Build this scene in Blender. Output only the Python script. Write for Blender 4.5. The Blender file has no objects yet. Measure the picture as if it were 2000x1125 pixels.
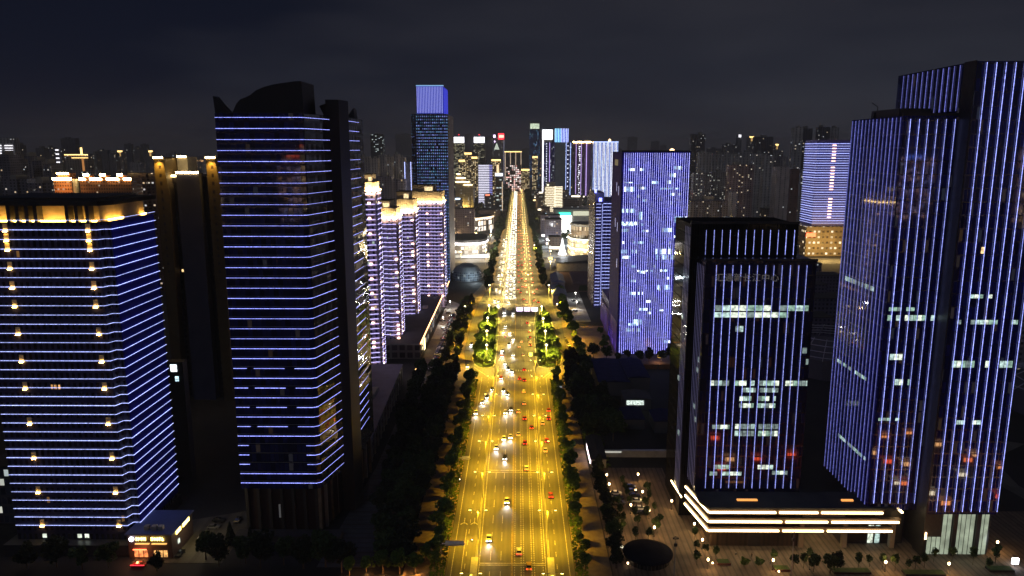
import bpy, math, random
from mathutils import Vector
R = math.radians
rnd = random.Random(7)
sc = bpy.context.scene
# ------------------------------------------------------------------ camera
H = 135.0
cam = bpy.data.cameras.new("camera"); camo = bpy.data.objects.new("camera", cam)
sc.collection.objects.link(camo); sc.camera = camo
camo.location = (0, 0, H)
camo.rotation_euler = (R(90 - 10.6244), 0, R(0.4742))
cam.sensor_width = 36; cam.lens = 36 * 1450 / 2000
cam.clip_start = 1; cam.clip_end = 40000
# ------------------------------------------------------------------ world (night sky, city glow)
w = bpy.data.worlds.new("World"); sc.world = w; w.use_nodes = True
nt = w.node_tree; nt.nodes.clear(); N = nt.nodes.new; L = nt.links.new
def math_node(nt, op, a, b=None, c=None, clamp=False):
    n = nt.nodes.new('ShaderNodeMath'); n.operation = op; n.use_clamp = clamp
    for i, v in enumerate((a, b, c)):
        if v is None: continue
        if isinstance(v, (int, float)): n.inputs[i].default_value = v
        else: nt.links.new(v, n.inputs[i])
    return n.outputs[0]
def mixc(nt, f, a, b, bt='MIX'):
    n = nt.nodes.new('ShaderNodeMix'); n.data_type = 'RGBA'; n.blend_type = bt
    for s, v in ((n.inputs[0], f), (n.inputs[6], a), (n.inputs[7], b)):
        if isinstance(v, (int, float)): s.default_value = v
        elif isinstance(v, tuple): s.default_value = (*v[:3], 1)
        else: nt.links.new(v, s)
    return n.outputs[2]
tc = N('ShaderNodeTexCoord'); sp = N('ShaderNodeSeparateXYZ'); L(tc.outputs['Generated'], sp.inputs[0])
noi = N('ShaderNodeTexNoise'); noi.inputs['Scale'].default_value = 2.2; noi.inputs['Detail'].default_value = 4
mp = N('ShaderNodeMapping'); mp.inputs['Scale'].default_value = (1, 1, 4.5); L(tc.outputs['Generated'], mp.inputs[0]); L(mp.outputs[0], noi.inputs['Vector'])
side = math_node(nt, 'MULTIPLY_ADD', sp.outputs[0], 0.95, 0.42)
side = math_node(nt, 'ADD', side, math_node(nt, 'MULTIPLY_ADD', noi.outputs[0], 1.9, -.95), clamp=True)
elev = math_node(nt, 'MULTIPLY', sp.outputs[2], 3.0, clamp=True)
hor = mixc(nt, side, (0.0065, 0.0080, 0.0175), (0.025, 0.0285, 0.041))
top = mixc(nt, side, (0.0036, 0.0054, 0.0125), (0.0225, 0.0205, 0.0260))
skyc = mixc(nt, elev, hor, top)
glow = math_node(nt, 'SUBTRACT', 1.0, math_node(nt, 'MULTIPLY', math_node(nt, 'ABSOLUTE', sp.outputs[2]), 11.0), clamp=True)
glow = math_node(nt, 'MULTIPLY', math_node(nt, 'MULTIPLY', glow, glow), math_node(nt, 'MULTIPLY_ADD', noi.outputs[0], 1.6, -.25, clamp=True))
skyc = mixc(nt, glow, skyc, (.034,.029,.031))
bg = N('ShaderNodeBackground'); L(skyc, bg.inputs[0]); bg.inputs[1].default_value = 1.0
out = N('ShaderNodeOutputWorld'); L(bg.outputs[0], out.inputs[0])
# weak fill sun, added to lift far walls in place of city glow
sd = bpy.data.lights.new("fill_sun", 'SUN'); sd.energy = 0.12; sd.angle = R(12); sd.color = (.72, .8, 1)
so = bpy.data.objects.new("fill_sun", sd); sc.collection.objects.link(so); so.rotation_euler = (R(52), 0, R(-25))
sc.view_settings.view_transform = 'Standard'; sc.view_settings.look = 'None'
sc.view_settings.exposure = 0; sc.view_settings.gamma = 1
sc.cycles.max_bounces = 4; sc.cycles.diffuse_bounces = 1; sc.cycles.glossy_bounces = 2; sc.cycles.transmission_bounces = 2
sc.cycles.sample_clamp_indirect = 2.0; sc.cycles.sample_clamp_direct = 0; sc.cycles.use_light_tree = True
sc.cycles.caustics_reflective = False; sc.cycles.caustics_refractive = False
# ------------------------------------------------------------------ materials
def pr(name, base=(.2,.2,.2), rough=.6, metal=0.0, emi=None, S=1.0, sampling='NONE', spec=.5):
    m = bpy.data.materials.get(name)
    if m: return m
    m = bpy.data.materials.new(name); m.use_nodes = True
    b = m.node_tree.nodes['Principled BSDF']
    b.inputs['Base Color'].default_value = (*base, 1); b.inputs['Roughness'].default_value = rough
    b.inputs['Metallic'].default_value = metal; b.inputs['Specular IOR Level'].default_value = spec
    if emi:
        b.inputs['Emission Color'].default_value = (*emi, 1); b.inputs['Emission Strength'].default_value = S
    m.cycles.emission_sampling = sampling if emi else 'NONE'
    return m
def noisy(name, c1, c2, scale=.3, rough=.8, detail=6, spec=.3, rnd_amt=0.0, stretch=(1,1,1), bump=0):
    m = pr(name, c1, rough, spec=spec); nt = m.node_tree; b = nt.nodes['Principled BSDF']
    tc = nt.nodes.new('ShaderNodeTexCoord'); mp = nt.nodes.new('ShaderNodeMapping'); mp.inputs['Scale'].default_value = stretch
    n = nt.nodes.new('ShaderNodeTexNoise'); n.inputs['Scale'].default_value = scale; n.inputs['Detail'].default_value = detail
    nt.links.new(tc.outputs['Object'], mp.inputs[0]); nt.links.new(mp.outputs[0], n.inputs['Vector'])
    f = math_node(nt, 'MULTIPLY_ADD', n.outputs[0], 2.4, -.7, clamp=True)
    if rnd_amt:
        oi = nt.nodes.new('ShaderNodeObjectInfo')
        f = math_node(nt, 'ADD', f, math_node(nt, 'MULTIPLY_ADD', oi.outputs['Random'], rnd_amt, -rnd_amt/2), clamp=True)
    nt.links.new(mixc(nt, f, c1, c2), b.inputs['Base Color'])
    if bump:
        bp = nt.nodes.new('ShaderNodeBump'); bp.inputs['Strength'].default_value = bump
        nt.links.new(n.outputs[0], bp.inputs['Height']); nt.links.new(bp.outputs[0], b.inputs['Normal'])
    return m
def fac(name, wall, glass, cw, fh, ww=.6, wh=.6, p=0.0, metal=0, ca=(1,.75,.4), cb=(.75,.9,1), S=1.5, rough=.6, grough=.1, clus=0.0, spec=.6, wave=0.0, uoff=0.0, voff=0.0, litw=None):
    """Facade: wall grid with glazing; a share p of the windows is lit."""
    m = pr(name, wall, rough, metal, spec=spec); nt = m.node_tree; b = nt.nodes['Principled BSDF']; nn = nt.nodes.new; lk = nt.links.new
    tc = nn('ShaderNodeTexCoord'); sp = nn('ShaderNodeSeparateXYZ'); lk(tc.outputs['Object'], sp.inputs[0])
    ab = nn('ShaderNodeVectorMath'); ab.operation = 'ABSOLUTE'; lk(tc.outputs['Normal'], ab.inputs[0])
    sn = nn('ShaderNodeSeparateXYZ'); lk(ab.outputs[0], sn.inputs[0])
    useY = math_node(nt, 'GREATER_THAN', sn.outputs[0], .6)
    mx = nn('ShaderNodeMix'); mx.data_type = 'FLOAT'; lk(useY, mx.inputs[0]); lk(sp.outputs[0], mx.inputs[2]); lk(sp.outputs[1], mx.inputs[3])
    a = math_node(nt, 'MULTIPLY_ADD', mx.outputs[0], 1/cw, uoff); v = math_node(nt, 'MULTIPLY_ADD', sp.outputs[2], 1/fh, voff)
    fu = math_node(nt, 'FRACT', a); fv = math_node(nt, 'FRACT', v)
    mu = math_node(nt, 'LESS_THAN', math_node(nt, 'ABSOLUTE', math_node(nt, 'SUBTRACT', fu, .5)), ww/2)
    mv = math_node(nt, 'LESS_THAN', math_node(nt, 'ABSOLUTE', math_node(nt, 'SUBTRACT', fv, .5)), wh/2)
    ms = math_node(nt, 'LESS_THAN', sn.outputs[2], .5)
    mask = math_node(nt, 'MULTIPLY', math_node(nt, 'MULTIPLY', mu, mv), ms)
    rr = nn('ShaderNodeMix'); rr.data_type = 'FLOAT'; lk(mask, rr.inputs[0]); rr.inputs[2].default_value = rough; rr.inputs[3].default_value = grough
    lk(rr.outputs[0], b.inputs['Roughness'])
    if 1:
        oi = nn('ShaderNodeObjectInfo')
        cx = nn('ShaderNodeCombineXYZ'); lk(math_node(nt, 'FLOOR', a), cx.inputs[0]); lk(math_node(nt, 'FLOOR', v), cx.inputs[1])
        lk(math_node(nt, 'MULTIPLY_ADD', oi.outputs['Random'], 91.0, math_node(nt, 'MULTIPLY', useY, 17.0)), cx.inputs[2])
        wn = nn('ShaderNodeTexWhiteNoise'); wn.noise_dimensions = '3D'; lk(cx.outputs[0], wn.inputs['Vector'])
        gv = nn('ShaderNodeVectorMath'); gv.operation = 'SCALE'; gv.inputs[0].default_value = glass; lk(math_node(nt, 'MULTIPLY_ADD', wn.outputs[0], 1.3, .35), gv.inputs['Scale'])
        wz = nn('ShaderNodeTexNoise'); wz.inputs['Scale'].default_value = .07; wz.inputs['Detail'].default_value = 5; lk(tc.outputs['Object'], wz.inputs['Vector'])
        wv = nn('ShaderNodeVectorMath'); wv.operation = 'SCALE'; wv.inputs[0].default_value = wall; lk(math_node(nt, 'MULTIPLY_ADD', wz.outputs[0], 1.4, .3), wv.inputs['Scale'])
        lk(mixc(nt, mask, wv.outputs[0], gv.outputs[0]), b.inputs['Base Color'])
    if p > 0:
        thr = p
        if clus:
            nz = nn('ShaderNodeTexNoise'); nz.inputs['Scale'].default_value = .12; nz.inputs['Detail'].default_value = 2; lk(cx.outputs[0], nz.inputs['Vector'])
            thr = math_node(nt, 'MULTIPLY', math_node(nt, 'MULTIPLY_ADD', nz.outputs[0], 5*clus, 1-2.4*clus, clamp=False), p)
        lit = math_node(nt, 'LESS_THAN', wn.outputs[0], thr)
        s3 = nn('ShaderNodeSeparateColor'); lk(wn.outputs[1], s3.inputs[0])
        st = math_node(nt, 'MULTIPLY', math_node(nt, 'MULTIPLY', lit, mask), math_node(nt, 'MULTIPLY_ADD', s3.outputs[0], S*1.4, S*.3))
        lk(mixc(nt, s3.outputs[1], ca, cb), b.inputs['Emission Color']); lk(st, b.inputs['Emission Strength'])
    if wave:
        nz = nn('ShaderNodeTexNoise'); nz.inputs['Scale'].default_value = .11; nz.inputs['Detail'].default_value = .5
        mp = nn('ShaderNodeMapping'); mp.inputs['Scale'].default_value = (1, .5, 1.9); lk(tc.outputs['Object'], mp.inputs[0]); lk(mp.outputs[0], nz.inputs['Vector'])
        bp = nn('ShaderNodeBump'); bp.inputs['Strength'].default_value = 1; bp.inputs['Distance'].default_value = wave; lk(nz.outputs[0], bp.inputs['Height']); lk(bp.outputs[0], b.inputs['Normal'])
    m.cycles.emission_sampling = 'NONE'
    return m
def lit_window(name, c, S, var=.8, sc_=.9):
    m = pr(name, (.1,.1,.1), .2, emi=c, S=S); nt = m.node_tree; b = nt.nodes['Principled BSDF']
    tc = nt.nodes.new('ShaderNodeTexCoord'); n = nt.nodes.new('ShaderNodeTexNoise'); n.inputs['Scale'].default_value = sc_; n.inputs['Detail'].default_value = 3
    nt.links.new(tc.outputs['Object'], n.inputs['Vector'])
    nt.links.new(math_node(nt, 'MULTIPLY', math_node(nt, 'MULTIPLY_ADD', n.outputs[0], 4*var, 1-2*var, clamp=False), S), b.inputs['Emission Strength'])
    m.cycles.emission_sampling = 'NONE'
    return m
# ------------------------------------------------------------------ mesh builder
def newell(p):
    nx = ny = nz = 0
    for i in range(len(p)):
        a = p[i]; b = p[(i+1) % len(p)]
        nx += (a[1]-b[1])*(a[2]+b[2]); ny += (a[2]-b[2])*(a[0]+b[0]); nz += (a[0]-b[0])*(a[1]+b[1])
    return nx, ny, nz
class MB:
    def __init__(s): s.v = []; s.f = []; s.m = []; s.sm = False
    def face(s, pts, mi=0):
        i = len(s.v); s.v += [tuple(p) for p in pts]; s.f.append(tuple(range(i, i+len(pts)))); s.m.append(mi); return s
    def box(s, x0, x1, y0, y1, z0, z1, mi=0):
        x0, x1 = min(x0,x1), max(x0,x1); y0, y1 = min(y0,y1), max(y0,y1); z0, z1 = min(z0,z1), max(z0,z1)
        i = len(s.v)
        s.v += [(x0,y0,z0),(x1,y0,z0),(x1,y1,z0),(x0,y1,z0),(x0,y0,z1),(x1,y0,z1),(x1,y1,z1),(x0,y1,z1)]
        for q in ((0,3,2,1),(4,5,6,7),(0,1,5,4),(1,2,6,5),(2,3,7,6),(3,0,4,7)): s.f.append(tuple(i+k for k in q)); s.m.append(mi)
        return s
    def prism(s, poly, z0, z1, mi=0, ztops=None):
        """poly counter-clockwise seen from above"""
        a = sum(poly[i][0]*poly[(i+1)%len(poly)][1]-poly[(i+1)%len(poly)][0]*poly[i][1] for i in range(len(poly)))
        if a < 0: poly = poly[::-1]; ztops = ztops[::-1] if ztops else None
        n = len(poly); i = len(s.v); zt = ztops or [z1]*n
        s.v += [(x,y,z0) for x,y in poly] + [(p[0],p[1],zt[k]) for k,p in enumerate(poly)]
        for k in range(n):
            k2 = (k+1) % n; s.f.append((i+k,i+k2,i+n+k2,i+n+k)); s.m.append(mi)
        s.f.append(tuple(i+n+k for k in range(n))); s.m.append(mi)
        s.f.append(tuple(i+k for k in reversed(range(n)))); s.m.append(mi)
        return s
    def slab(s, prof, axis, a0, a1, mi=0, t0=0, t1=0):
        """profile in the plane across axis ('x': (y,z); 'y': (x,z)), swept from a0 to a1"""
        n = len(prof); i = len(s.v)
        for a in (a0, a1):
            for p in prof: s.v.append((a, p[0], p[1]) if axis == 'x' else (p[0], a, p[1]))
        for k in range(n):
            k2 = (k+1) % n; s.f.append((i+k,i+k2,i+n+k2,i+n+k)); s.m.append(mi)
        s.f.append(tuple(i+n+k for k in range(n))); s.m.append(mi); s.f.append(tuple(i+k for k in reversed(range(n)))); s.m.append(mi)
        return s
    def rod(s, p0, p1, r0, r1=None, n=6, mi=0):
        r1 = r0 if r1 is None else r1
        p0 = Vector(p0); p1 = Vector(p1); d = (p1-p0).normalized()
        u = d.orthogonal().normalized(); w_ = d.cross(u); i = len(s.v)
        for p, r in ((p0, r0), (p1, r1)):
            for k in range(n):
                a = 2*math.pi*k/n; q = p + u*math.cos(a)*r + w_*math.sin(a)*r; s.v.append(tuple(q))
        for k in range(n):
            k2 = (k+1) % n; s.f.append((i+k,i+k2,i+n+k2,i+n+k)); s.m.append(mi)
        s.f.append(tuple(i+n+k for k in range(n))); s.m.append(mi); s.f.append(tuple(i+k for k in reversed(range(n)))); s.m.append(mi)
        return s
    def lathe(s, prof, c=(0,0), n=16, mi=0):
        i = len(s.v)
        for r, z in prof:
            for k in range(n): a = 2*math.pi*k/n; s.v.append((c[0]+r*math.cos(a), c[1]+r*math.sin(a), z))
        for j in range(len(prof)-1):
            for k in range(n):
                k2 = (k+1) % n; s.f.append((i+j*n+k, i+j*n+k2, i+(j+1)*n+k2, i+(j+1)*n+k)); s.m.append(mi)
        s.f.append(tuple(i+(len(prof)-1)*n+k for k in range(n))); s.m.append(mi)
        s.f.append(tuple(i+k for k in reversed(range(n)))); s.m.append(mi)
        return s
    def ribbon(s, path, z0, z1, off, dep, mi=0):
        """a strip that follows a wall path (outside on the right of its direction), standing off the wall"""
        n = len(path); nr = []
        for k in range(n):
            ds = []
            for a, b in ((k-1, k), (k, k+1)):
                if 0 <= a and b < n:
                    d = Vector((path[b][0]-path[a][0], path[b][1]-path[a][1])); d.normalize(); ds.append(Vector((d.y, -d.x)))
            v = sum(ds, Vector((0,0))); v.normalize(); c = max(.35, v.dot(ds[0])); nr.append(v/c)
        i = len(s.v)
        for k in range(n):
            for o, z in ((off,z0),(off+dep,z0),(off+dep,z1),(off,z1)):
                s.v.append((path[k][0]+nr[k].x*o, path[k][1]+nr[k].y*o, z))
        for k in range(n-1):
            for a in range(4):
                b = (a+1) % 4; s.f.append((i+4*k+a, i+4*k+4+a, i+4*k+4+b, i+4*k+b)); s.m.append(mi)
        s.f.append((i,i+1,i+2,i+3)); s.m.append(mi); e = i+4*(n-1); s.f.append((e+3,e+2,e+1,e)); s.m.append(mi)
        return s
    def mesh(s, name, mats, o=(0,0,0)):
        me = bpy.data.meshes.new(name)
        me.from_pydata([(a-o[0], b-o[1], c-o[2]) for a,b,c in s.v], [], s.f); me.update()
        for m in (mats if isinstance(mats, (list,tuple)) else [mats]): me.materials.append(m)
        me.polygons.foreach_set('material_index', s.m)
        if s.sm: me.polygons.foreach_set('use_smooth', [True]*len(s.f))
        return me
def link(o): sc.collection.objects.link(o); return o
def thing(name, label, cat, loc=(0,0,0), rz=0, group=None):
    o = bpy.data.objects.new(name, None); link(o); o.location = loc; o.rotation_euler = (0,0,rz); o.empty_display_size = .5
    o['label'] = label; o['category'] = cat; o['kind'] = 'thing'
    if group: o['group'] = group
    return o
def part(name, mb, mats, parent, world=True, label=None):
    off = (0,0,0)
    if world:
        q = parent; off = [0,0,0]
        while q: off = [off[k]+q.location[k] for k in range(3)]; q = q.parent
    o = bpy.data.objects.new(name, mb.mesh(name, mats, off)); link(o); o.parent = parent
    if label: o['label'] = label
    return o
def struct(name, mb, mats, kind='structure'):
    o = bpy.data.objects.new(name, mb.mesh(name, mats)); link(o); o['kind'] = kind; return o
def lamp(name, typ, loc, power, color, parent=None, rot=(0,0,0), spot=None, blend=.5, size=.3, ysize=None):
    l = bpy.data.lights.new(name, typ); l.energy = power; l.color = color
    if typ == 'SPOT': l.spot_size = R(spot); l.spot_blend = blend; l.shadow_soft_size = size
    elif typ == 'POINT': l.shadow_soft_size = size
    elif typ == 'AREA':
        l.size = size
        if ysize: l.shape = 'RECTANGLE'; l.size_y = ysize
    o = bpy.data.objects.new(name, l); link(o); o.location = loc; o.rotation_euler = rot
    if parent: o.parent = parent
    return o
def dup(root, loc, rz=None, label=None, group=None):
    r = root.copy(); link(r); r.location = loc
    if rz is not None: r.rotation_euler = (0,0,rz)
    if label: r['label'] = label
    if group: r['group'] = group
    for ch in list(root.children):
        c = ch.copy(); link(c); c.parent = r
        for g in ch.children: d = g.copy(); link(d); d.parent = c
    return r
ONES = "first second third fourth fifth sixth seventh eighth ninth tenth eleventh twelfth thirteenth fourteenth fifteenth sixteenth seventeenth eighteenth nineteenth".split()
TENS = {20:'twent',30:'thirt',40:'fort',50:'fift',60:'sixt',70:'sevent',80:'eight',90:'ninet'}
def nth(n):
    if n < 20: return ONES[n-1]
    if n < 100:
        t = n//10*10; return TENS[t]+'ieth' if n == t else TENS[t]+'y-'+ONES[n-t-1]
    return str(n)+'th'
# shared materials
YEL = (1, .55, .012); WARM = (1, .72, .34)
M_road = noisy('asphalt', (.095,.092,.088), (.14,.135,.125), .35, .72, stretch=(1,.12,1), spec=.4)
def wear(m):
    nt = m.node_tree; b = nt.nodes['Principled BSDF']; base = b.inputs['Base Color'].links[0].from_socket
    tc = nt.nodes.new('ShaderNodeTexCoord'); sp = nt.nodes.new('ShaderNodeSeparateXYZ'); nt.links.new(tc.outputs['Object'], sp.inputs[0])
    tr = math_node(nt, 'SINE', math_node(nt, 'MULTIPLY_ADD', sp.outputs[0], 2*math.pi/1.75, .9)); n = nt.nodes.new('ShaderNodeTexNoise'); n.inputs['Scale'].default_value = .06; n.inputs['Detail'].default_value = 6; nt.links.new(tc.outputs['Object'], n.inputs['Vector'])
    v = nt.nodes.new('ShaderNodeTexVoronoi'); v.inputs['Scale'].default_value = .11; nt.links.new(tc.outputs['Object'], v.inputs['Vector']); sc3 = nt.nodes.new('ShaderNodeSeparateColor'); nt.links.new(v.outputs['Color'], sc3.inputs[0])
    patch = math_node(nt, 'GREATER_THAN', sc3.outputs[0], .86)
    f = math_node(nt, 'ADD', math_node(nt, 'MULTIPLY_ADD', tr, .13, .18), math_node(nt, 'MULTIPLY', patch, .25)); f = math_node(nt, 'ADD', f, math_node(nt, 'MULTIPLY_ADD', n.outputs[0], 1.3, -.65), clamp=True)
    nt.links.new(mixc(nt, f, base, (.045,.043,.04)), b.inputs['Base Color'])
wear(M_road)
M_ground = noisy('dark_city_ground', (.012,.012,.015), (.035,.034,.034), .02, .9)
M_pave = noisy('paving', (.16,.12,.08), (.26,.2,.13), .5, .8)
M_kerb = noisy('kerb_stone', (.35,.34,.32), (.45,.44,.4), 1, .8)
M_mark = noisy('road_paint', (.22,.21,.19), (.7,.68,.62), 1.2, .6)
M_ypaint = noisy('yellow_road_paint', (.2,.15,.06), (.6,.44,.14), 1.2, .6)
M_conc = noisy('concrete', (.3,.29,.27), (.42,.4,.37), .4, .8)
M_dark = noisy('dark_metal', (.02,.02,.022), (.04,.04,.042), 1, .4, spec=.5)
M_white = noisy('white_metal', (.3,.3,.29), (.42,.42,.4), 1, .4)
M_signw = noisy('white_sign_paint', (.75,.75,.73), (.85,.85,.83), 1, .5)
M_roof = noisy('roof_felt', (.03,.03,.033), (.06,.06,.06), .15, .85)
M_grass = noisy('grass', (.025,.05,.012), (.06,.09,.025), .8, .95)
M_bark = noisy('bark', (.06,.045,.03), (.12,.09,.06), 2, .9)
M_led = pr('blue_white_led', (.5,.5,.5), .4, emi=(.50,.62,1), S=4.0, sampling='FRONT')
LED = lambda name, c, S, smp='NONE': pr(name, (.4,.4,.4), .4, emi=c, S=S, sampling=smp)
def LEDV(name, c, S, smp='FRONT', sc_=1.4, amp=1.0):
    """LED line with uneven diodes and a different output on every strip"""
    m = pr(name, (.3,.3,.3), .4, emi=c, S=S, sampling=smp); nt = m.node_tree; b = nt.nodes['Principled BSDF']
    tc = nt.nodes.new('ShaderNodeTexCoord'); n = nt.nodes.new('ShaderNodeTexNoise'); n.inputs['Scale'].default_value = sc_; n.inputs['Detail'].default_value = 3; n.inputs['Roughness'].default_value = .8
    nt.links.new(tc.outputs['Object'], n.inputs['Vector']); oi = nt.nodes.new('ShaderNodeObjectInfo')
    v = math_node(nt, 'MULTIPLY_ADD', n.outputs[0], 3.2*amp, 1-1.6*amp); v = math_node(nt, 'MAXIMUM', v, .08)
    v = math_node(nt, 'MULTIPLY', v, math_node(nt, 'MULTIPLY_ADD', oi.outputs['Random'], .6*S, .7*S)); nt.links.new(v, b.inputs['Emission Strength']); return m
# ------------------------------------------------------------------ ground, roads
struct('ground', MB().face([(-9000,-1500,0),(9000,-1500,0),(9000,14000,0),(-9000,14000,0)]), M_ground)
hill = MB(); hr = random.Random(3)
for k in range(90):
    x0 = -5200 + k*120; x1 = x0+120
    f = hillz = lambda x: max(8, 70 + 55*math.sin(x*.0011+1.2) + 28*math.sin(x*.0041) + 10*math.sin(x*.013)) * (1.0 if x > -200 else .45)
    hill.face([(x0,7500,0),(x1,7500,0),(x1,8400,f(x1)),(x0,8400,f(x0))]); hill.face([(x0,8400,f(x0)),(x1,8400,f(x1)),(x1,9600,0),(x0,9600,0)])
hill.sm = True
struct('hills', hill, noisy('hill_scrub', (.03,.035,.03), (.06,.06,.05), .004, .95))
rd = MB()
L_edge = [(-23.3,120),(-23.3,425),(-27,436),(-33,455),(-36,485),(-37,560),(-35,640),(-31,690),(-24.5,735),(-23,2550)]
R_edge = [(18.6,120),(18.6,425),(24,440),(30.5,459),(33,500),(34.5,580),(34,650),(28,700),(20.5,740),(19.5,2550)]
rd.face([(x,y,.03) for x,y in L_edge[::-1]][::-1] and [(x,y,.03) for x,y in R_edge] + [(x,y,.03) for x,y in L_edge[::-1]])
struct('road', rd, M_road)
def pav(name, pts, z=.15, m=M_pave): return struct(name, MB().prism(pts, 0, z), m)
pav('sidewalk', [(-23.5,120),(-23.5,425),(-27.3,436),(-33.3,455),(-36.3,485),(-37.3,560),(-35.3,640),(-31.3,690),(-24.8,735),(-23.3,1480),(-31,1480),(-33,760),(-42,690),(-50,600),(-50,470),(-46,445),(-37,425),(-37,120)])
pav('sidewalk', [(18.8,120),(18.8,425),(24.2,440),(30.7,459),(33.2,500),(34.7,580),(34.2,650),(28.2,700),(20.7,740),(19.7,1480),(27,1480),(28,760),(38,690),(44,600),(44,470),(36,440),(30.5,425),(30.5,120)])
# plazas
def striped(name, c1, c2, per, axis=0):
    m = noisy(name, c1, c2, .25, .75); nt = m.node_tree; b = nt.nodes['Principled BSDF']
    base = b.inputs['Base Color'].links[0].from_socket
    tc = nt.nodes.new('ShaderNodeTexCoord'); sp = nt.nodes.new('ShaderNodeSeparateXYZ'); nt.links.new(tc.outputs['Object'], sp.inputs[0])
    f = math_node(nt, 'FRACT', math_node(nt, 'MULTIPLY', sp.outputs[axis], 1/per))
    g = math_node(nt, 'LESS_THAN', f, .32)
    f2 = math_node(nt, 'FRACT', math_node(nt, 'MULTIPLY', sp.outputs[axis], 1/(per*3.1)))
    k = math_node(nt, 'MULTIPLY_ADD', math_node(nt, 'LESS_THAN', f2, .4), .22, .0)
    tot = math_node(nt, 'MULTIPLY_ADD', g, .5, k)
    nt.links.new(mixc(nt, tot, base, (.05,.04,.032)), b.inputs['Base Color']); return m
M_plaza = striped('striped_paving', (.13,.095,.07), (.21,.155,.115), 1.9, 0)
pav('plaza', [(30.7,195),(200,195),(200,262),(134,262),(62,262),(62,300),(30.7,300)], .14, M_plaza)
pav('plaza', [(-47,222),(-47,430),(-61,430),(-61,300),(-66,222)], .14, striped('slate_paving', (.05,.055,.06), (.09,.095,.1), 3.2, 1))
pav('plaza', [(44.2,470),(66,470),(66,560),(44.2,560)], .14, noisy('pink_paving', (.25,.17,.14), (.33,.25,.2), .2, .8))
pav('courtyard', [(38,575),(58,575),(58,700),(38,690)], .14, noisy('pale_paving', (.3,.3,.3), (.42,.42,.42), .2, .8))
pav('courtyard', [(-62.5,520),(-50.4,520),(-50.4,640),(-62.5,660)], .14, noisy('pale_paving2', (.3,.3,.28), (.42,.42,.38), .2, .8))
M_lane = noisy('lane_asphalt', (.08,.075,.07), (.13,.12,.11), .3, .8)
struct('service_lane', MB().face([(-62.5,425,.02),(-50.4,425,.02),(-50.4,520,.02),(-62.5,520,.02)]), M_lane)
struct('cross_street', MB().face([(-200,885,.02),(-24,885,.02),(-24,915,.02),(-200,915,.02)]), M_road)
struct('cross_street', MB().face([(20,885,.02),(200,885,.02),(200,925,.02),(20,925,.02)]), M_road)
struct('cross_street', MB().face([(345,880,.02),(520,880,.02),(520,930,.02),(345,930,.02)]), M_road)
struct('cross_street', MB().face([(-420,1520,.02),(-23.2,1520,.02),(-23.2,1550,.02),(-420,1550,.02)]), M_road)
struct('cross_street', MB().face([(20,1520,.02),(560,1520,.02),(560,1550,.02),(20,1550,.02)]), M_road)
cv = MB(); P = [(232,330),(214,318),(204,303),(200,286),(203,268),(212,250),(225,238)]
for a, b in zip(P, P[1:]):
    cv.face([(a[0]-4,a[1]+2,.05),(b[0]-4,b[1]+2,.05),(b[0]+4,b[1]-2,.05),(a[0]+4,a[1]-2,.05)][::-1])
struct('curved_road', cv, M_road)
struct('canal_path', MB().face([(172,218,.04),(240,205,.04),(240,262,.04),(176,262,.04)]), noisy('blue_grey_paving', (.12,.13,.17), (.18,.19,.25), .3, .7))
# road markings
mk = MB(); Z = .06
def dash(m, x, y0, y1, wd, mi=0): m.face([(x-wd/2,y0,Z),(x+wd/2,y0,Z),(x+wd/2,y1,Z),(x-wd/2,y1,Z)], mi)
for x in (-2.05,-1.65): dash(mk, x, 120, 436, .2, 1)
dash(mk, -1.9, 520, 2500, .3, 1)
for x in (-21.6, 16.9): dash(mk, x, 120, 428, .22)
dash(mk, -12.7, 120, 428, .2); dash(mk, 9.2, 120, 428, .2)
for x in (-9.1,-5.6):
    y = 214
    while y < 432: dash(mk, x, y, y+6, .2); y += 12.5
    y = 560
    while y < 1500: dash(mk, x, y, y+6, .25); y += 15
for x in (-17.4, 13.0):
    y = 214
    while y < 430: dash(mk, x, y, y+3, .2); y += 7.5
dash(mk, -18.4, 150, 247, .2)
for x in (1.6, 5.1, 8.4, -1.0):
    y = 190
    while y < 372:
        if x in (1.6, 5.1):
            dash(mk, x-.42, y, y+.75, .34); dash(mk, x+.42, y, y+.75, .34)
        else: dash(mk, x, y, y+.75, .34)
        y += 1.45
for x in (3.0, 7.0):
    y = 560
    while y < 1500: dash(mk, x, y, y+6, .25); y += 15
for y in (223.5, 224.6): mk.face([(-12.6,y,Z),(9.1,y,Z),(9.1,y+.45,Z),(-12.6,y+.45,Z)])
for y in (295, 297): mk.face([(-12.6,y,Z),(9.1,y,Z),(9.1,y+.4,Z),(-12.6,y+.4,Z)])
# turn arrows on the service lane
for x, s in ((-19.6,-1),(-15.9,1)):
    mk.face([(x-.15,251,Z),(x+.15,251,Z),(x+.15,255.5,Z),(x-.15,255.5,Z)])
    mk.face([(x-.15,252.2,Z),(x-.15,251.6,Z),(x-1.3,250.2,Z),(x-1.3,251,Z)][::-1]); mk.face([(x+.15,251.6,Z),(x+.15,252.2,Z),(x+1.3,251,Z),(x+1.3,250.2,Z)][::-1])
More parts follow.
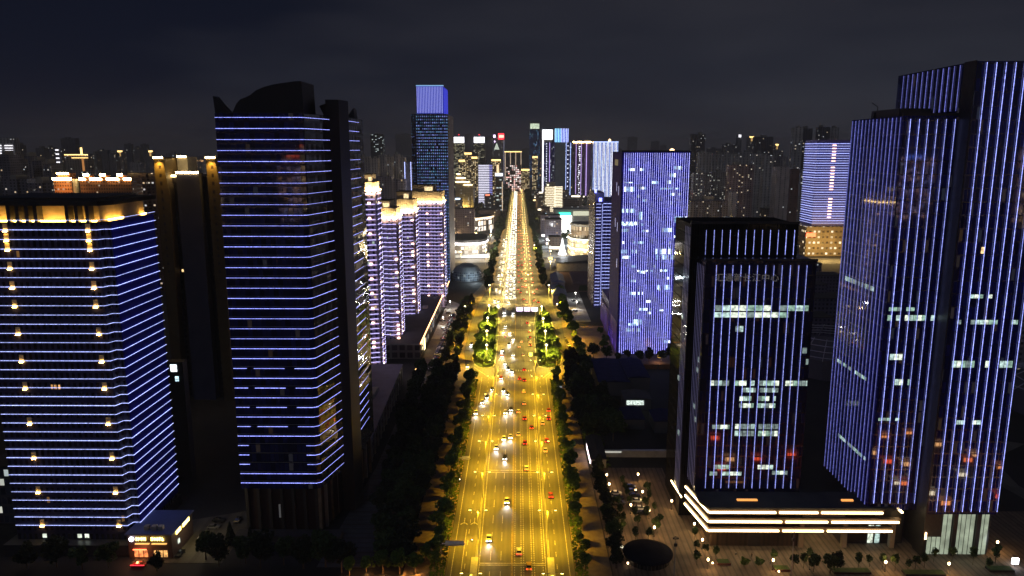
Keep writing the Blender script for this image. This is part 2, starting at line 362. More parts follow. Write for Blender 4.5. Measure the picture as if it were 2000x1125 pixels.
# chevron gores and zebra by the traffic islands, stop lines
def line(a, b, wd=.3, mi=0):
    d = Vector((b[0]-a[0], b[1]-a[1])); d.normalize(); n = Vector((-d.y, d.x))*wd/2
    mk.face([(a[0]-n.x,a[1]-n.y,Z),(b[0]-n.x,b[1]-n.y,Z),(b[0]+n.x,b[1]+n.y,Z),(a[0]+n.x,a[1]+n.y,Z)][::1], mi)
line((-15.2,424),(-27.5,449)); line((-13.2,424),(-12.3,452)); line((10.6,430),(9.8,452)); line((15,427),(25,452)); line((17,427),(31,462),.25,1)
for k in range(12): line((-12.0, 455+k*.1),(8.6,455+k*.1),.08) if k == 0 else None
for k in range(14): dash(mk, -12+k*1.55, 440.5, 444, .7)
for k in range(9): dash(mk, -12.2+k*1.1, 537, 541, .5)
line((-25.5,560),(-25.5,455),.25); line((24.6,560),(24.6,455),.25,1)
line((-2.2,548),(9,548),.5); line((-12,446),(-2.4,446),.5)
for k in range(9): line((-12+k*1.2, 780),(-12+k*1.2,786),.5); line((-.8+k*1.2, 780),(-.8+k*1.2,786),.5)
struct('road_markings', mk, [M_mark, M_ypaint])
# barriers between carriageways
M_barr = noisy('pale_barrier_concrete', (.2,.19,.16), (.28,.26,.21), .8, .7)
def barrier(x, y0, y1, label, wd=1.0):
    t = thing('road_barrier', label, 'barrier', (x, y0, 0))
    part('base', MB().slab([(x-wd/2,.03),(x+wd/2,.03),(x+wd/2-.2,.75),(x-wd/2+.2,.75)], 'y', y0, y1), M_barr, t)
    r = MB()
    for xx in (x-.28, x+.28):
        r.box(xx-.04, xx+.04, y0, y1, 1.02, 1.1)
        y = y0+1
        while y < min(y1, y0+260): r.box(xx-.03, xx+.03, y, y+.06, .75, 1.02); y += 3
    part('railing', r, M_white, t)
barrier(-13.8, 226, 428, 'pale concrete barrier with railing left of the near carriageways')
barrier(10.35, 226, 424, 'pale concrete barrier with railing right of the near carriageways')
barrier(-13.6, 620, 1480, 'long barrier left of the far carriageways beyond the tree islands', .7)
barrier(10.6, 620, 1480, 'long barrier right of the far carriageways beyond the tree islands', .7)
for x, l in ((-14.2,'left'), (10.9,'right')):
    t = thing('barrier_block', f'broad pale concrete block at the near end of the {l} barrier', 'barrier', (x,215,0))
    part('body', MB().box(x-1.05, x+1.05, 195, 225.8, .03, 1.5), M_barr, t); part('cap', MB().box(x-1.15, x+1.15, 195, 225.9, 1.5, 1.62), M_white, t)
# traffic islands
IL = [(-21.5,447),(-18,447.5),(-15.2,451),(-14.3,458),(-14.2,520),(-15.0,580),(-16.2,600),(-19,607),(-23,605),(-27,590),(-29.5,560),(-30.5,500),(-30.2,470),(-28,456),(-25,449)]
IR = [(16,448),(20,447),(24,450),(27.5,457),(29.3,470),(29,520),(26.5,575),(23.5,600),(20.5,607),(17,604),(13.5,590),(12,560),(11.6,500),(11.8,460),(13,451)]
def shrink(p, k): 
    cx = sum(a for a,_ in p)/len(p); cy = sum(b for _,b in p)/len(p); return [(cx+(a-cx)*k, cy+(b-cy)*(1-(1-k)*.15)) for a,b in p]
for P_ in (IL, IR):
    struct('traffic_island', MB().prism(P_, 0, .2), M_kerb); struct('island_lawn', MB().prism(shrink(P_, .93), .2, .32), M_grass)
gm = MB(); gr = random.Random(11)
def tuft(m, x, y, z, s, r_):
    for _ in range(3):
        a = r_.random()*6.3; dx, dy = math.cos(a)*s, math.sin(a)*s; h = s*(.6+r_.random()*.8)
        m.face([(x-dx,y-dy,z),(x+dx,y+dy,z),(x+dx*.6+r_.uniform(-s,s)*.5,y+dy*.6,z+h),(x-dx*.6,y-dy*.6,z+h*.8)])
for x0,x1,y0,y1,n in ((-28.5,-23.7,130,424,2600),(19,22.8,130,424,2600),(-49,-38,222,425,2200),(31,40,300,430,1500)):
    for _ in range(n): tuft(gm, gr.uniform(x0,x1), gr.uniform(y0,y1), .14, .45, gr)
M_leafs = [noisy('foliage_a', (.05,.10,.018), (.14,.23,.04), 1.1, .8, rnd_amt=.5), noisy('foliage_b', (.02,.04,.012), (.05,.085,.022), 1.3, .8, rnd_amt=.5), noisy('foliage_dark', (.012,.02,.009), (.03,.042,.018), 1.2, .85, rnd_amt=.4)]
struct('ground_cover', gm, M_leafs[0], 'stuff')
# ------------------------------------------------------------------ hero towers
M_ledA = LEDV('led_strip_white_blue', (.42,.49,1.0), 2.2)
M_ledB = LEDV('led_strip_violet_blue', (.30,.34,1.0), 2.2)
M_ledV = LEDV('led_vertical', (.33,.38,1.0), 1.75)
M_ledD = LED('led_dim_dotted', (.28,.26,.6), .22, 'NONE')
M_warmled = LED('warm_uplight', (1,.55,.10), 42, 'FRONT')
M_warmtube = LED('warm_light_band', (1,.74,.36), 11, 'FRONT')
def wins(parent, rows, mats, name='window', seed=1, axis='y', at=0, off=.06, skip=.12):
    """rows: (u0,u1,z0,z1,pitch) -> one pane per bay, each a part"""
    r = random.Random(seed)
    for (u0,u1,z0,z1,p) in rows:
        u = u0
        while u < u1-.3:
            if r.random() > skip:
                e = min(u+p*.88, u1); m = MB()
                if axis == 'y': m.box(u, e, at-off, at+.02, z0, z1)
                else: m.box(at-off, at+.02, u, e, z0, z1)
                part(name, m, r.choice(mats), parent)
            u += p
W_cool = [lit_window('office_light_cool', (.62,.85,.78), .8), lit_window('office_light_pale', (.85,.95,.78), 1.0), lit_window('office_light_dim', (.5,.66,.62), .35), lit_window('office_light_green', (.5,.8,.62), .55)]
W_warm = [lit_window('room_light_warm', (1,.66,.28), 1.3), lit_window('room_light_amber', (1,.5,.15), .8)]
W_blue = [lit_window('office_light_ice', (.62,.9,1), 1.6), lit_window('office_light_white', (.85,.97,1), 2.2), lit_window('office_light_aqua', (.3,.6,.9), .6)]
# --- striped hotel tower (front left)
t = thing('striped_tower', 'broad tower at the frame edge, blue white light lines on every floor, gold crown', 'tower', (-150,248,0))
fp = [(-170.6,232),(-132.6,232),(-131.8,234.5),(-129.8,234.5),(-130.2,264),(-170.6,264)]
part('wall', MB().prism(fp, 0, 112.3), fac('hotel_front', (.022,.020,.060), (.014,.010,.016), 1.9, 3.35, .5, .62, p=.004, ca=(1,.5,.15), cb=(1,.6,.3), S=.5, rough=.35, grough=.12), t)
part('side_cladding', MB().prism([(-129.75,235),(-129.55,235),(-129.9,263.8),(-130.1,263.8)], 6, 112.2), noisy('led_wash_side_panels', (.012,.012,.2), (.02,.02,.28), .2, .9, spec=.05), t)  # blue wash of the light lines is put into the panel colour
path = [(-170.6,232),(-132.6,232),(-131.8,234.5),(-129.5,234.5),(-129.85,264)]
for k in range(35):
    z = 9.2 + k*3.05
    part('light_strip', MB().ribbon(path, z, z+.11, .25, .13), M_ledA, t)
cr = MB().prism([(-168,235),(-133,235),(-132.5,262),(-168,262)], 112.3, 117.3); part('crown', cr, noisy('sand_render', (.30,.23,.13), (.42,.32,.2), .5, .8), t)
rs = MB().prism([(-171.2,231.2),(-131.2,231.2),(-128.6,236),(-129.2,265),(-171.2,265)], 117.5, 118.9); part('roof', rs, M_roof, t)
part('roof_parapet', MB().prism([(-171,236),(-134,236),(-134,262),(-171,262)], 118.9, 119.7), M_dark, t)
for x in (-166.8,-160.2,-157.4,-154.4,-151.6,-141.7,-138.7,-135.3):
    part('pier', MB().box(x-.55, x+.55, 232.1, 235.2, 112.3, 117.5), M_dark, t)
for (a,b) in ((-170,-167.4),(-166.2,-160.8),(-159.6,-158),(-156.8,-155),(-153.8,-152.2),(-151,-142.3),(-141.1,-139.3),(-138.1,-135.9),(-134.7,-133.2)):
    part('crown_uplight', MB().box(a,b,233.2,233.7,112.4,112.75), M_warmled, t)
part('side_crown_uplight', MB().box(-132.2,-131.8,238,247,112.4,112.75), M_warmled, t); part('side_crown_uplight', MB().box(-132.0,-131.6,259,262,112.4,112.75), M_warmled, t)
M_niche = noisy('niche_wall', (.75,.55,.28), (.85,.65,.35), .5, .7)
for zc in (110.1,107.0,104.0,98.0,91.8,85.7,76.6,67.4,58.2,46.0,33.9,21.7,9.6):
    for x in (-161.6,-135.4) if zc < 111 else ():
        part('balcony_niche', MB().box(x-.75,x+.75,231.93,232.02,zc-.6,zc+1.7), M_niche, t)
        part('niche_light', MB().box(x-.6,x+.6,231.5,231.75,zc-.8,zc-.62), LED('niche_uplight', (1,.6,.12), 80, 'FRONT'), t)
for x,w_ in ((-153,.5),(-152,.8),(-150.6,.6)): part('window', MB().box(x,x+w_,231.9,231.98,57.5,59), W_warm[1], t)
for x in (-162,-150,-147.5): part('window', MB().box(x,x+1.4,231.9,231.98,4.6,6), W_cool[1], t)
part('podium', MB().prism([(-173,228),(-130,228),(-130,266),(-173,266)], 0, 4), M_dark, t)
# --- black crowned office tower
t = thing('office_tower', 'dark glass office tower with sail shaped black crown and thin blue light lines', 'tower', (-80,270,0))
g = fac('blue_black_glass', (.008,.009,.05), (.012,.014,.075), 1.6, 3.42, .9, .8, p=.02, ca=(1,.6,.3), cb=(.6,.7,1), S=.05, rough=.2, grough=.04, spec=.9)
gs = fac('wavy_side_glass', (.30,.30,.33), (.4,.4,.45), 1.6, 3.42, .9, .8, rough=.12, grough=.03, spec=1, wave=.55, metal=.8)
fp = [(-97.2,243),(-70.6,243),(-69.2,243.8),(-65.0,261),(-62.2,270),(-61.2,297),(-97.2,297)]
part('wall', MB().prism(fp, 17.5, 146.2), g, t)
sd_ = MB()
for a, b in (((-69.0,244.2),(-64.85,261)),((-61.95,270.2),(-60.95,296.8))):
    dx, dy = b[0]-a[0], b[1]-a[1]; l = math.hypot(dx,dy); n = (dy/l*.1, -dx/l*.1)
    sd_.prism([(a[0],a[1]),(a[0]+n[0],a[1]+n[1]),(b[0]+n[0],b[1]+n[1]),(b[0],b[1])], 17.6, 146)
    part('side_glazing', sd_, gs, t); sd_ = MB()
part('stair_shaft', MB().prism([(-66,260.5),(-61.6,261),(-60.2,269.5),(-66,270)], 0, 151.5), pr('black_stone', (.012,.012,.014), .45), t)
pa = [(-97.2,243),(-70.6,243),(-69.2,243.8),(-65.1,260.4)]; pb = [(-61.95,270.1),(-61.1,297)]
for k in range(37):
    z = 19.6 + k*3.478
    if 3 <= k+1 <= 5:
        for pth in ([(-97.2,243),(-93.6,243)], [(-73.5,243),(-70.6,243),(-69.2,243.8),(-65.1,260.4)]): part('light_strip', MB().ribbon(pth, z, z+.12, .1, .14), M_ledB, t)
    elif k < 14 and k > 4 and k % 2 == 0:
        part('light_strip', MB().ribbon([(-97,243),(-92.4,243)], z, z+.12, .1, .14), M_ledB, t); part('light_strip', MB().ribbon([(-90,243),(-79.5,243)], z, z+.12, .1, .14), M_ledB, t); part('light_strip', MB().ribbon([(-76,243),(-70.6,243),(-69.2,243.8),(-65.1,260.4)], z, z+.12, .1, .14), M_ledB, t)
    else: part('light_strip', MB().ribbon(pa, z, z+.11, .1, .12), M_ledB, t)
    if k > 1: part('light_strip', MB().ribbon(pb, z, z+.11, .1, .12), M_ledB, t)
M_sill = pr('grey_sill', (.3,.3,.3), .5)
for k in range(0,37,1):
    z = 19.6+k*3.478+.75
    if k < 34: part('floor_sill', MB().ribbon(pa[:2], z, z+.08, 0, .1), M_sill, t)
M_crown = pr('crown_metal', (.012,.012,.016), .5)
arc = [(-92.2,146.2),(-91.4,147.6),(-90.6,149.2),(-89.2,150.6),(-87.5,151.2),(-85.8,152.0),(-84,153.4),(-81.5,154.4),(-78.5,155.2),(-75,155.7),(-71,156.2),(-69.3,156.2),(-69.0,146.2)]
part('crown', MB().slab(arc, 'y', 244.5, 259), M_crown, t)
part('crown', MB().slab([(-97.4,146.2),(-97.8,151.6),(-96.6,151.4),(-95,149.2),(-93,147),(-92,146.2)], 'y', 244, 246.5), M_crown, t)
part('crown', MB().slab([(-68.5,149.5),(-62.5,151.6),(-62.5,146.2),(-67,146.2)], 'y', 262, 275), M_crown, t)
part('crown', MB().slab([(-65,147.2),(-62.6,150.2),(-62.2,146.2),(-65.5,146.2)], 'y', 289, 294), M_crown, t)
part('podium', MB().prism([(-96,244.2),(-71,244.2),(-67,260),(-63,296),(-96,296)], 0, 17.5), pr('dark_red_granite', (.03,.012,.01), .5), t)
for k in range(11):
    s = k/10; x = -70.0 + 7.5*s; y = 244+51*s
    part('column', MB().box(x-.5,x+.5,y-.6,y+.6,0,17.5), M_conc if k%2 else M_pave, t)
for k in range(7): part('column', MB().box(-96.2+k*4.1,-95.2+k*4.1,243.2,244.1,0,17.5), pr('dark_granite', (.04,.036,.036), .5), t)
part('door_sign', MB().box(-84.8,-83.8,243.9,244.15,6,11), pr('dim_white_panel', (.3,.3,.3), .6, emi=(1,1,1), S=.05), t)
lob = MB().box(-99,-62,238,243,0,2.0); part('entrance_steps', lob, pr('dark_step_stone', (.04,.038,.036), .6), t)
# --- stepped tower with the shop sign (front right)
M_bglass = fac('black_ribbed_glass', (.006,.006,.03), (.008,.008,.055), 1.05, 4.05, .8, .86, p=.05, ca=(1,.35,.12), cb=(.5,.6,.9), S=.05, clus=.3, rough=.25, grough=.05, spec=1.0)
M_bside = fac('black_ribbed_side', (.010,.008,.007), (.005,.005,.006), .9, 4.05, .6, .9, rough=.9, grough=.06, spec=.12)
t = thing('stepped_tower', 'black glass tower in two steps with white upright light lines and Chinese rooftop lettering', 'tower', (82,265,0))
part('wall', MB().box(62.9,100.2,247,287,14,98), [M_bglass], t)
part('upper_wall', MB().box(60.2,97.4,258,284,0,109.3), M_bside, t)
part('parapet', MB().box(60.0,97.6,257.8,258.3,109.3,110.1), M_dark, t); part('parapet', MB().box(62.7,100.4,246.85,247.3,98,98.7), M_dark, t)
for k in range(12):
    x = 66.6+k*2.75; part('light_strip', MB().box(x-.05,x+.05,246.55,246.68,16.5,96.6), M_ledV, t)
for k in range(12):
    x = 65.4+k*2.78; part('light_strip', MB().box(x-.05,x+.05,257.55,257.68,98.6,107.3), M_ledV, t)
for k in range(9):
    y = 248+k*2.2; 
    if y < 258: part('light_strip', MB().box(62.6,62.7,y,y+.08,16,96), M_ledD, t)
    else: part('light_strip', MB().box(59.95,60.05,y,y+.08,8,108), M_ledD, t)
rows = [(66.8,98.5,80.9,82.8,2.75),(66.8,92,78.6,80.4,2.75),(66.6,73,54.4,56.2,1.4),(75,82.2,54.4,56.2,1.4),(83.4,90.6,54.4,56.2,1.4),(92.5,100,54.4,56.2,1.4),(77.6,82.4,52,53.6,1.4),(83.8,90.2,52,53.6,1.4),(77,82,48.9,50.6,1.4),(83.2,89.5,48.9,50.6,1.4),(77,82,46.4,48,1.4),(83.2,89.5,46.4,48,1.4),(68,74,38.6,40.1,1.4),(76,82.8,38.6,40.4,1.4),(84.2,91,38.6,40.4,1.4),(76,82.8,36,37.9,1.4),(84.2,91,36,37.9,1.4),(69.3,75,23.6,25.2,1.4),(68,71,21.2,22.6,1.4),(72.4,79.5,21.2,22.6,1.4),(84.8,90.6,23.6,25.2,1.4),(90,96,21.6,23,1.4),(74.2,77,73.6,75.6,1.4)]
wins(t, rows, W_cool, seed=5, at=247, skip=.06)
part('window', MB().box(97.5,99,247-.06,247,66,68), W_cool[2], t); part('window', MB().box(99,99.8,246.94,247,62,64), W_cool[2], t)
for y0,z0 in ((249,62),(250,58),(252,44),(249.5,40),(262,30),(264,74),(266,50)): part('window', MB().box(59.9 if y0>258 else 62.8,62.95,y0,y0+2,z0,z0+1.7), W_cool[2], t)
cu = bpy.data.curves.new('rooftop_lettering', 'FONT'); cu.body = '汇通新长江中心'; cu.size = 2.9; cu.extrude = .12; cu.space_character = 1.12
tmp_ = link(bpy.data.objects.new('lettering_curve', cu)); bpy.context.view_layer.update(); me_ = bpy.data.meshes.new_from_object(tmp_.evaluated_get(bpy.context.evaluated_depsgraph_get())); bpy.data.objects.remove(tmp_); me_.materials.clear()
co = link(bpy.data.objects.new('lettering', me_)); co.location = (66.3-82, 246.3-265, 91.4); co.rotation_euler = (R(90),0,0); co.parent = t; me_.materials.append(pr('grey_letter_metal', (.5,.47,.42), .5, emi=(.5,.47,.42), S=.09))
# podium with three glowing bands
t = thing('podium_building', 'low dark podium wrapped in three glowing cream light bands', 'building', (97,242,0))
part('roof', MB().prism([(65.2,234.6),(128,234.6),(128,246.8),(62.9,246.8),(62.9,240)], 14.2, 15.2), M_roof, t)
part('wall', MB().prism([(66.4,236.5),(97.6,236.5),(97.6,246.9),(66.4,246.9)], 0, 14.2), fac('wood_slat_wall', (.07,.045,.03), (.03,.02,.015), 1.6, 20, .45, 1, rough=.6, grough=.3), t)
part('wall', MB().box(112,133.5,238.5,246.9,0,14.2), M_dark, t)
part('soffit', MB().box(97.6,112,236,246.9,9,14.2), pr('soffit_white', (.5,.45,.38), .6), t)
for k,(z,e,xe) in enumerate(((13.6,1.4,124.4),(10.2,.7,130.2),(6.9,0,128.2))):
    # fascia then light band
    part('fascia', MB().ribbon([(61.5,254),(65.1,234.6),(xe,234.6)], z-.9, z+1.0, -1.5, 1.55), pr('bronze_fascia', (.14,.09,.06), .4), t)
    for a, b in ((0,.38),(.40,.62),(.64,.99)):
        x0 = 65.1+(xe-65.1)*a; x1 = 65.1+(xe-65.1)*b
        part('light_band', MB().box(x0,x1,234.15,234.35,z-.28,z+.32), M_warmtube, t)
    part('light_band', MB().ribbon([(61.5,254),(65.0,234.6)], z-.28, z+.32, .2, .2), M_warmtube, t)
part('light_band', MB().box(130.0,130.6,234.2,246,13.6,14.1), M_warmtube, t)
part('light_band', MB().ribbon([(59.9,270),(60.9,256)], 8.2, 8.6, .2, .3), M_warmtube, t)
for x in (97.4,112.2,128.5): part('column', MB().box(x-.8,x+.8,235.4,237,0,9.5), pr('stone_column', (.35,.28,.2), .6), t)
for x in (101,105,109): lamp('canopy_light','SPOT',(x-97,241-242,8.7),700,(1,.72,.3),t,(0,0,0),120,.6,.3)
part('window', MB().box(121.5,123.3,238.4,238.52,.3,7), W_cool[1], t); part('window', MB().box(124,125.6,238.4,238.52,.3,7), W_cool[0], t)
part('roof_light', MB().box(76,83,239.5,240.5,15.2,15.6), LED('amber_strip', (1,.4,.08), 1.2), t); part('roof_light', MB().box(112,116,239.5,240.3,15.2,15.7), LED('amber_strip', (1,.4,.08), 1.2), t)
for x in (118,120.5,123): part('skylight', MB().box(x,x+2,243,245.5,15.2,16.1), M_dark, t)
part('door', MB().box(79.5,83.5,236.3,236.45,0,5), M_dark, t)
# --- great twin volume tower at the edge
t = thing('great_tower', 'tallest black glass tower cut by the frame edge with blue white upright light lines', 'tower', (140,250,0))
M_tg = fac('great_tower_glass', (.007,.007,.06), (.009,.009,.09), 1.17, 4.1, .82, .88, p=.05, ca=(1,.6,.25), cb=(.5,.65,1), S=.07, clus=.3, rough=.22, grough=.035, spec=1.0)
M_ts = fac('great_tower_side', (.012,.012,.2), (.015,.015,.24), 1.17, 4.1, .8, .9, rough=.3, grough=.04, spec=.45)
part('wall', MB().box(135.9,159,230,276,15.5,160.6), M_tg, t)
part('lower_wall', MB().box(119,135.9,236,272,14,145), M_ts, t)
part('front_glazing', MB().box(119.3,135.8,235.8,236,14,144.6), M_tg, t)
part('side_recess', MB().box(135.6,136.1,229.8,235.7,0,160.8), M_dark, t)
for k in range(8):
    x = 138.9+k*2.86; part('light_strip', MB().box(x-.05,x+.05,229.5,229.64,16.6,160.2), M_ledV, t)
for k in range(6):
    x = 120.9+k*2.75; part('light_strip', MB().box(x-.05,x+.05,235.3,235.44,16.6,144), M_ledV, t)
M_ledS = LEDV('led_side', (.26,.28,1.0), .5)
for k in range(14):
    y = 237.4+k*2.6; part('light_strip', MB().box(118.75,118.9,y,y+.13,14,144.6), M_ledS, t)
for k in range(12):
    y = 237.6+k*3.1; part('light_strip', MB().box(135.6,135.75,y,y+.13,146.5,160.2), M_ledS, t)
part('parapet', MB().box(118.8,136,235.9,236.4,145,145.8), M_dark, t)
part('roof_plant', MB().box(121,131,243,262,145,147.6), M_dark, t); 
mm = MB().rod((122,260,145),(122,260,149),.15).rod((122,260,149),(119.5,259,150.2),.12).box(120.5,123,259,261,145,147); part('window_crane', mm, M_dark, t)
wins(t, [(119.8,135,80.2,82,1.4),(120,131,83.4,84.6,1.4),(121.8,126,67,69,1.4),(124.2,129,58.4,60.4,1.4),(120,127,46,47,1.4)], W_cool, seed=8, at=235.8, skip=.2)
wins(t, [(138.9,158,80.4,81.8,1.43),(138.9,146,66.2,68.4,1.43),(148,151,66.2,68.4,1.43),(154,158,66.2,68.4,1.43),(139.5,146.5,47.0,48.4,1.43),(147.5,152,47,48.4,1.43),(142,149,88.8,90,1.43)], W_cool, seed=9, at=230, skip=.3)
part('window', MB().box(143.8,144.8,229.94,230,103,105), W_warm[0], t)
wins(t, [(245,268,88,89.6,1.3),(242,268,57,58.2,1.3),(240,262,30,31.2,1.3)], [W_cool[2],W_cool[3],W_cool[2],W_cool[0]], seed=10, axis='x', at=119, skip=.25)
# lobby
part('base', MB().box(136.3,158.5,231.5,275,0,15.5), M_dark, t)
lobm = lit_window('lobby_glow', (.72,.85,.62), .42, .5, .25)
for k in range(13):
    x = 138.0+k*1.55
    if k in (5,10): part('lobby_column', MB().box(x,x+1.4,230.6,231.6,0,15.4), M_dark, t); continue
    part('lobby_window', MB().box(x,x+1.2,231.3,231.55,.3,(6.5 if k < 3 else 14.8)), lobm, t)
lamp('lobby_light','AREA',(8,-20.3,9),700,(.8,.92,.7),t,(R(-90),0,0),size=18,ysize=10)
part('wall_lamp', MB().box(136.6,137.2,230.6,231,6,8.4), LED('lantern_glow', (1,.62,.28), 9, 'FRONT'), t)
# --- broad blue tower
t = thing('blue_tower', 'broad bright blue tower with dense white upright lines and many lit office windows', 'tower', (88,500,0))
M_b = fac('bright_blue_glass', (.03,.03,.40), (.02,.02,.30), 1.4, 3.9, .8, .8, rough=.4, grough=.25)
part('wall', MB().box(66.3,109.2,480,528,0,133), M_b, t)
part('side_wall', MB().box(65.9,66.25,480.2,527.8,0,132.6), noisy('violet_side_panel', (.07,.05,.25), (.10,.07,.33), .15, .8, spec=.1), t)
M_ledH = LEDV('led_bright_vertical', (.44,.45,1.0), 2.4)
for k in range(31):
    x = 67.6+k*1.37; part('light_strip', MB().box(x-.075,x+.075,479.45,479.62,.5,132.4), M_ledH, t)
rb = random.Random(4)
rows = [(98,105,122,124,1.37),(94,103.5,117.2,119.6,1.37),(95,98,113,115,1.37),(84,90,113,114.6,1.37),(68,75,113.4,114,1.37),(91,103,109.4,110.4,1.37),(68,76,108,111,1.37),(99.6,101,104,107,1.37),(76.6,78,104,106,1.37),(96.6,98.5,99.5,102,1.37),(67,75,94.5,97,1.37),(78,80,90,95,1.37),(67,78,86.5,88.6,1.37),(101,108.6,88,92,1.37),(67,71,82,84,1.37),(79,86,82,83.3,1.37),(93,99.5,82,84.6,1.37),(67,77,68,70.4,1.37),(68,74,64.6,66.4,1.37),(88,104,67.6,71,1.37),(90,104.5,64,67,1.37),(78,88,56,57,1.37),(93,97.5,56,57.4,1.37),(72.5,77,49,50.6,1.37),(91.6,101,44,47,1.37),(72,82,40.6,42.4,1.37),(80,88,30,31.6,1.37),(92,98,29.6,30.6,1.37),(76.6,83.4,20.6,24,1.37),(71.6,82,15.6,18,1.37),(89,104,15.6,17.6,1.37),(88,100,2,4.6,1.37),(104,108,1,3.4,1.37)]
wins(t, rows[:30]+[(a_,a_+rb.choice((1.3,2.7,4.1,6.9)),z_,z_+1.6,1.37) for a_,z_ in [(rb.uniform(67,103),8+3.9*rb.randrange(30)) for _ in range(34)]], W_blue+[W_cool[2],W_blue[2]], seed=3, at=480, off=.1, skip=.3)
part('roof_lamp', MB().lathe([(1.8,133),(1.4,134.6),(.2,135.2)],(98,482)), LED('roof_lantern', (1,.6,.3), 4), t)
part('roof_edge', MB().box(65.7,109.4,479.3,480,133,134), M_dark, t)
part('wall_sign', MB().box(65.7,65.9,497,512,124,128), pr('dim_gold_sign', (.4,.32,.15), .5, emi=(1,.8,.4), S=.15), t)
for y,z in ((490,108),(500,110),(492,84),(503,86),(490,60)): part('wall_lamp', MB().box(65.7,65.9,y,y+.5,z-3,z+3), LED('faint_violet_lamp', (.6,.6,1), .8), t)
part('annex', MB().box(67.5,95,528,588,0,24), noisy('violet_grey_panel', (.14,.10,.28), (.19,.14,.34), .2, .6), t)
part('annex_screen', MB().prism([(65.6,481),(65.9,481),(66.9,586),(66.5,586)], 0, 24, ztops=[21.5,21.5,17,17]), noisy('violet_screen_panel', (.2,.13,.34), (.26,.18,.42), .2, .6), t)
for y in (488,505,522,550,575): lamp('violet_fill_light','SPOT',(57-88,y-500,1.0),2600,(.38,.22,1),t,(0,R(-125),0),100,.9,.5)  # added violet spots without fixtures, to tint the side wall and annex
# --- ladder lit tower
t = thing('ladder_lit_tower', 'slim brown tower with ladders of pale blue light bars beside the broad blue tower', 'tower', (75,650,0))
part('wall', MB().box(65.3,90,630,684,0,91), fac('ladder_front', (.1,.09,.25), (.03,.03,.1), 3.0, 2.9, .55, .6, p=.02, S=1), t)
part('side_wall', MB().box(65.0,65.28,630.5,684,0,98), fac('brown_balconies', (.24,.16,.13), (.05,.04,.04), 4.2, 2.9, .5, .55, p=.05, S=1.4), t)
part('roof_block', MB().box(65.3,74,640,680,91,98), M_conc, t)
for x in (71.2,): part('light_rail', MB().box(x-.12,x+.12,629.4,629.6,2,89), M_ledA, t)
M_ledL = LED('ladder_led', (.45,.5,1), 2.6, 'FRONT')
for k in range(31):
    z = 2+k*2.9; part('light_bar', MB().box(66.0,70.2,629.5,629.75,z,z+.2), M_ledL, t); part('light_bar', MB().box(71.8,89,629.4,629.65,z+.4,z+.65), M_ledA, t)
part('roof_floodlight', MB().box(65.3,67,638,640,98,101), LED('blue_flood', (.2,.22,1), 5, 'FRONT'), t); part('roof_floodlight', MB().box(68.5,71,632,634,91,94), LED('blue_flood', (.2,.22,1), 5, 'FRONT'), t)
# --- tall blue tower with bright crown
t = thing('crowned_tower', 'tallest distant blue tower with a glowing striped box crown', 'tower', (-88,785,0))
M_dot = fac('dot_lit_facade', (.03,.035,.11), (.03,.05,.14), 2.0, 3.0, .5, .42, p=.97, ca=(.12,.34,.55), cb=(.25,.3,.9), S=.62, rough=.4)
part('wall', MB().box(-106.3,-70.4,755,818,0,169), M_dot, t)
part('side_wall', MB().box(-70.4,-70.0,755.5,818,0,168.6), noisy('grey_violet_stone', (.2,.19,.26), (.27,.25,.32), .1, .6), t)
part('corner_recess', MB().box(-106.5,-102.5,754.7,755,0,169), fac('dot_lit_corner', (.02,.02,.06), (.05,.08,.16), 1.9, 2.6, .35, .3, p=.6, ca=(.10,.35,.55), cb=(.22,.3,.95), S=.4), t)
part('crown', MB().box(-101.3,-74.6,760,806,169,196), pr('crown_blue_glass', (.1,.12,.6), .3, emi=(.05,.07,.9), S=.14), t)
for k in range(17):
    x = -100.6+k*1.56; part('light_strip', MB().box(x-.3,x+.3,759.5,759.8,170,195.4), LED('crown_led', (.36,.40,1), .95), t)
part('crown_side_screen', MB().box(-74.6,-74.3,761,805,170,195), LED('crown_side_led', (.03,.05,1), .6), t)
part('roof_edge', MB().box(-101.6,-74.2,759.3,760,196,197), LED('cyan_edge', (.3,.6,1), .8), t)
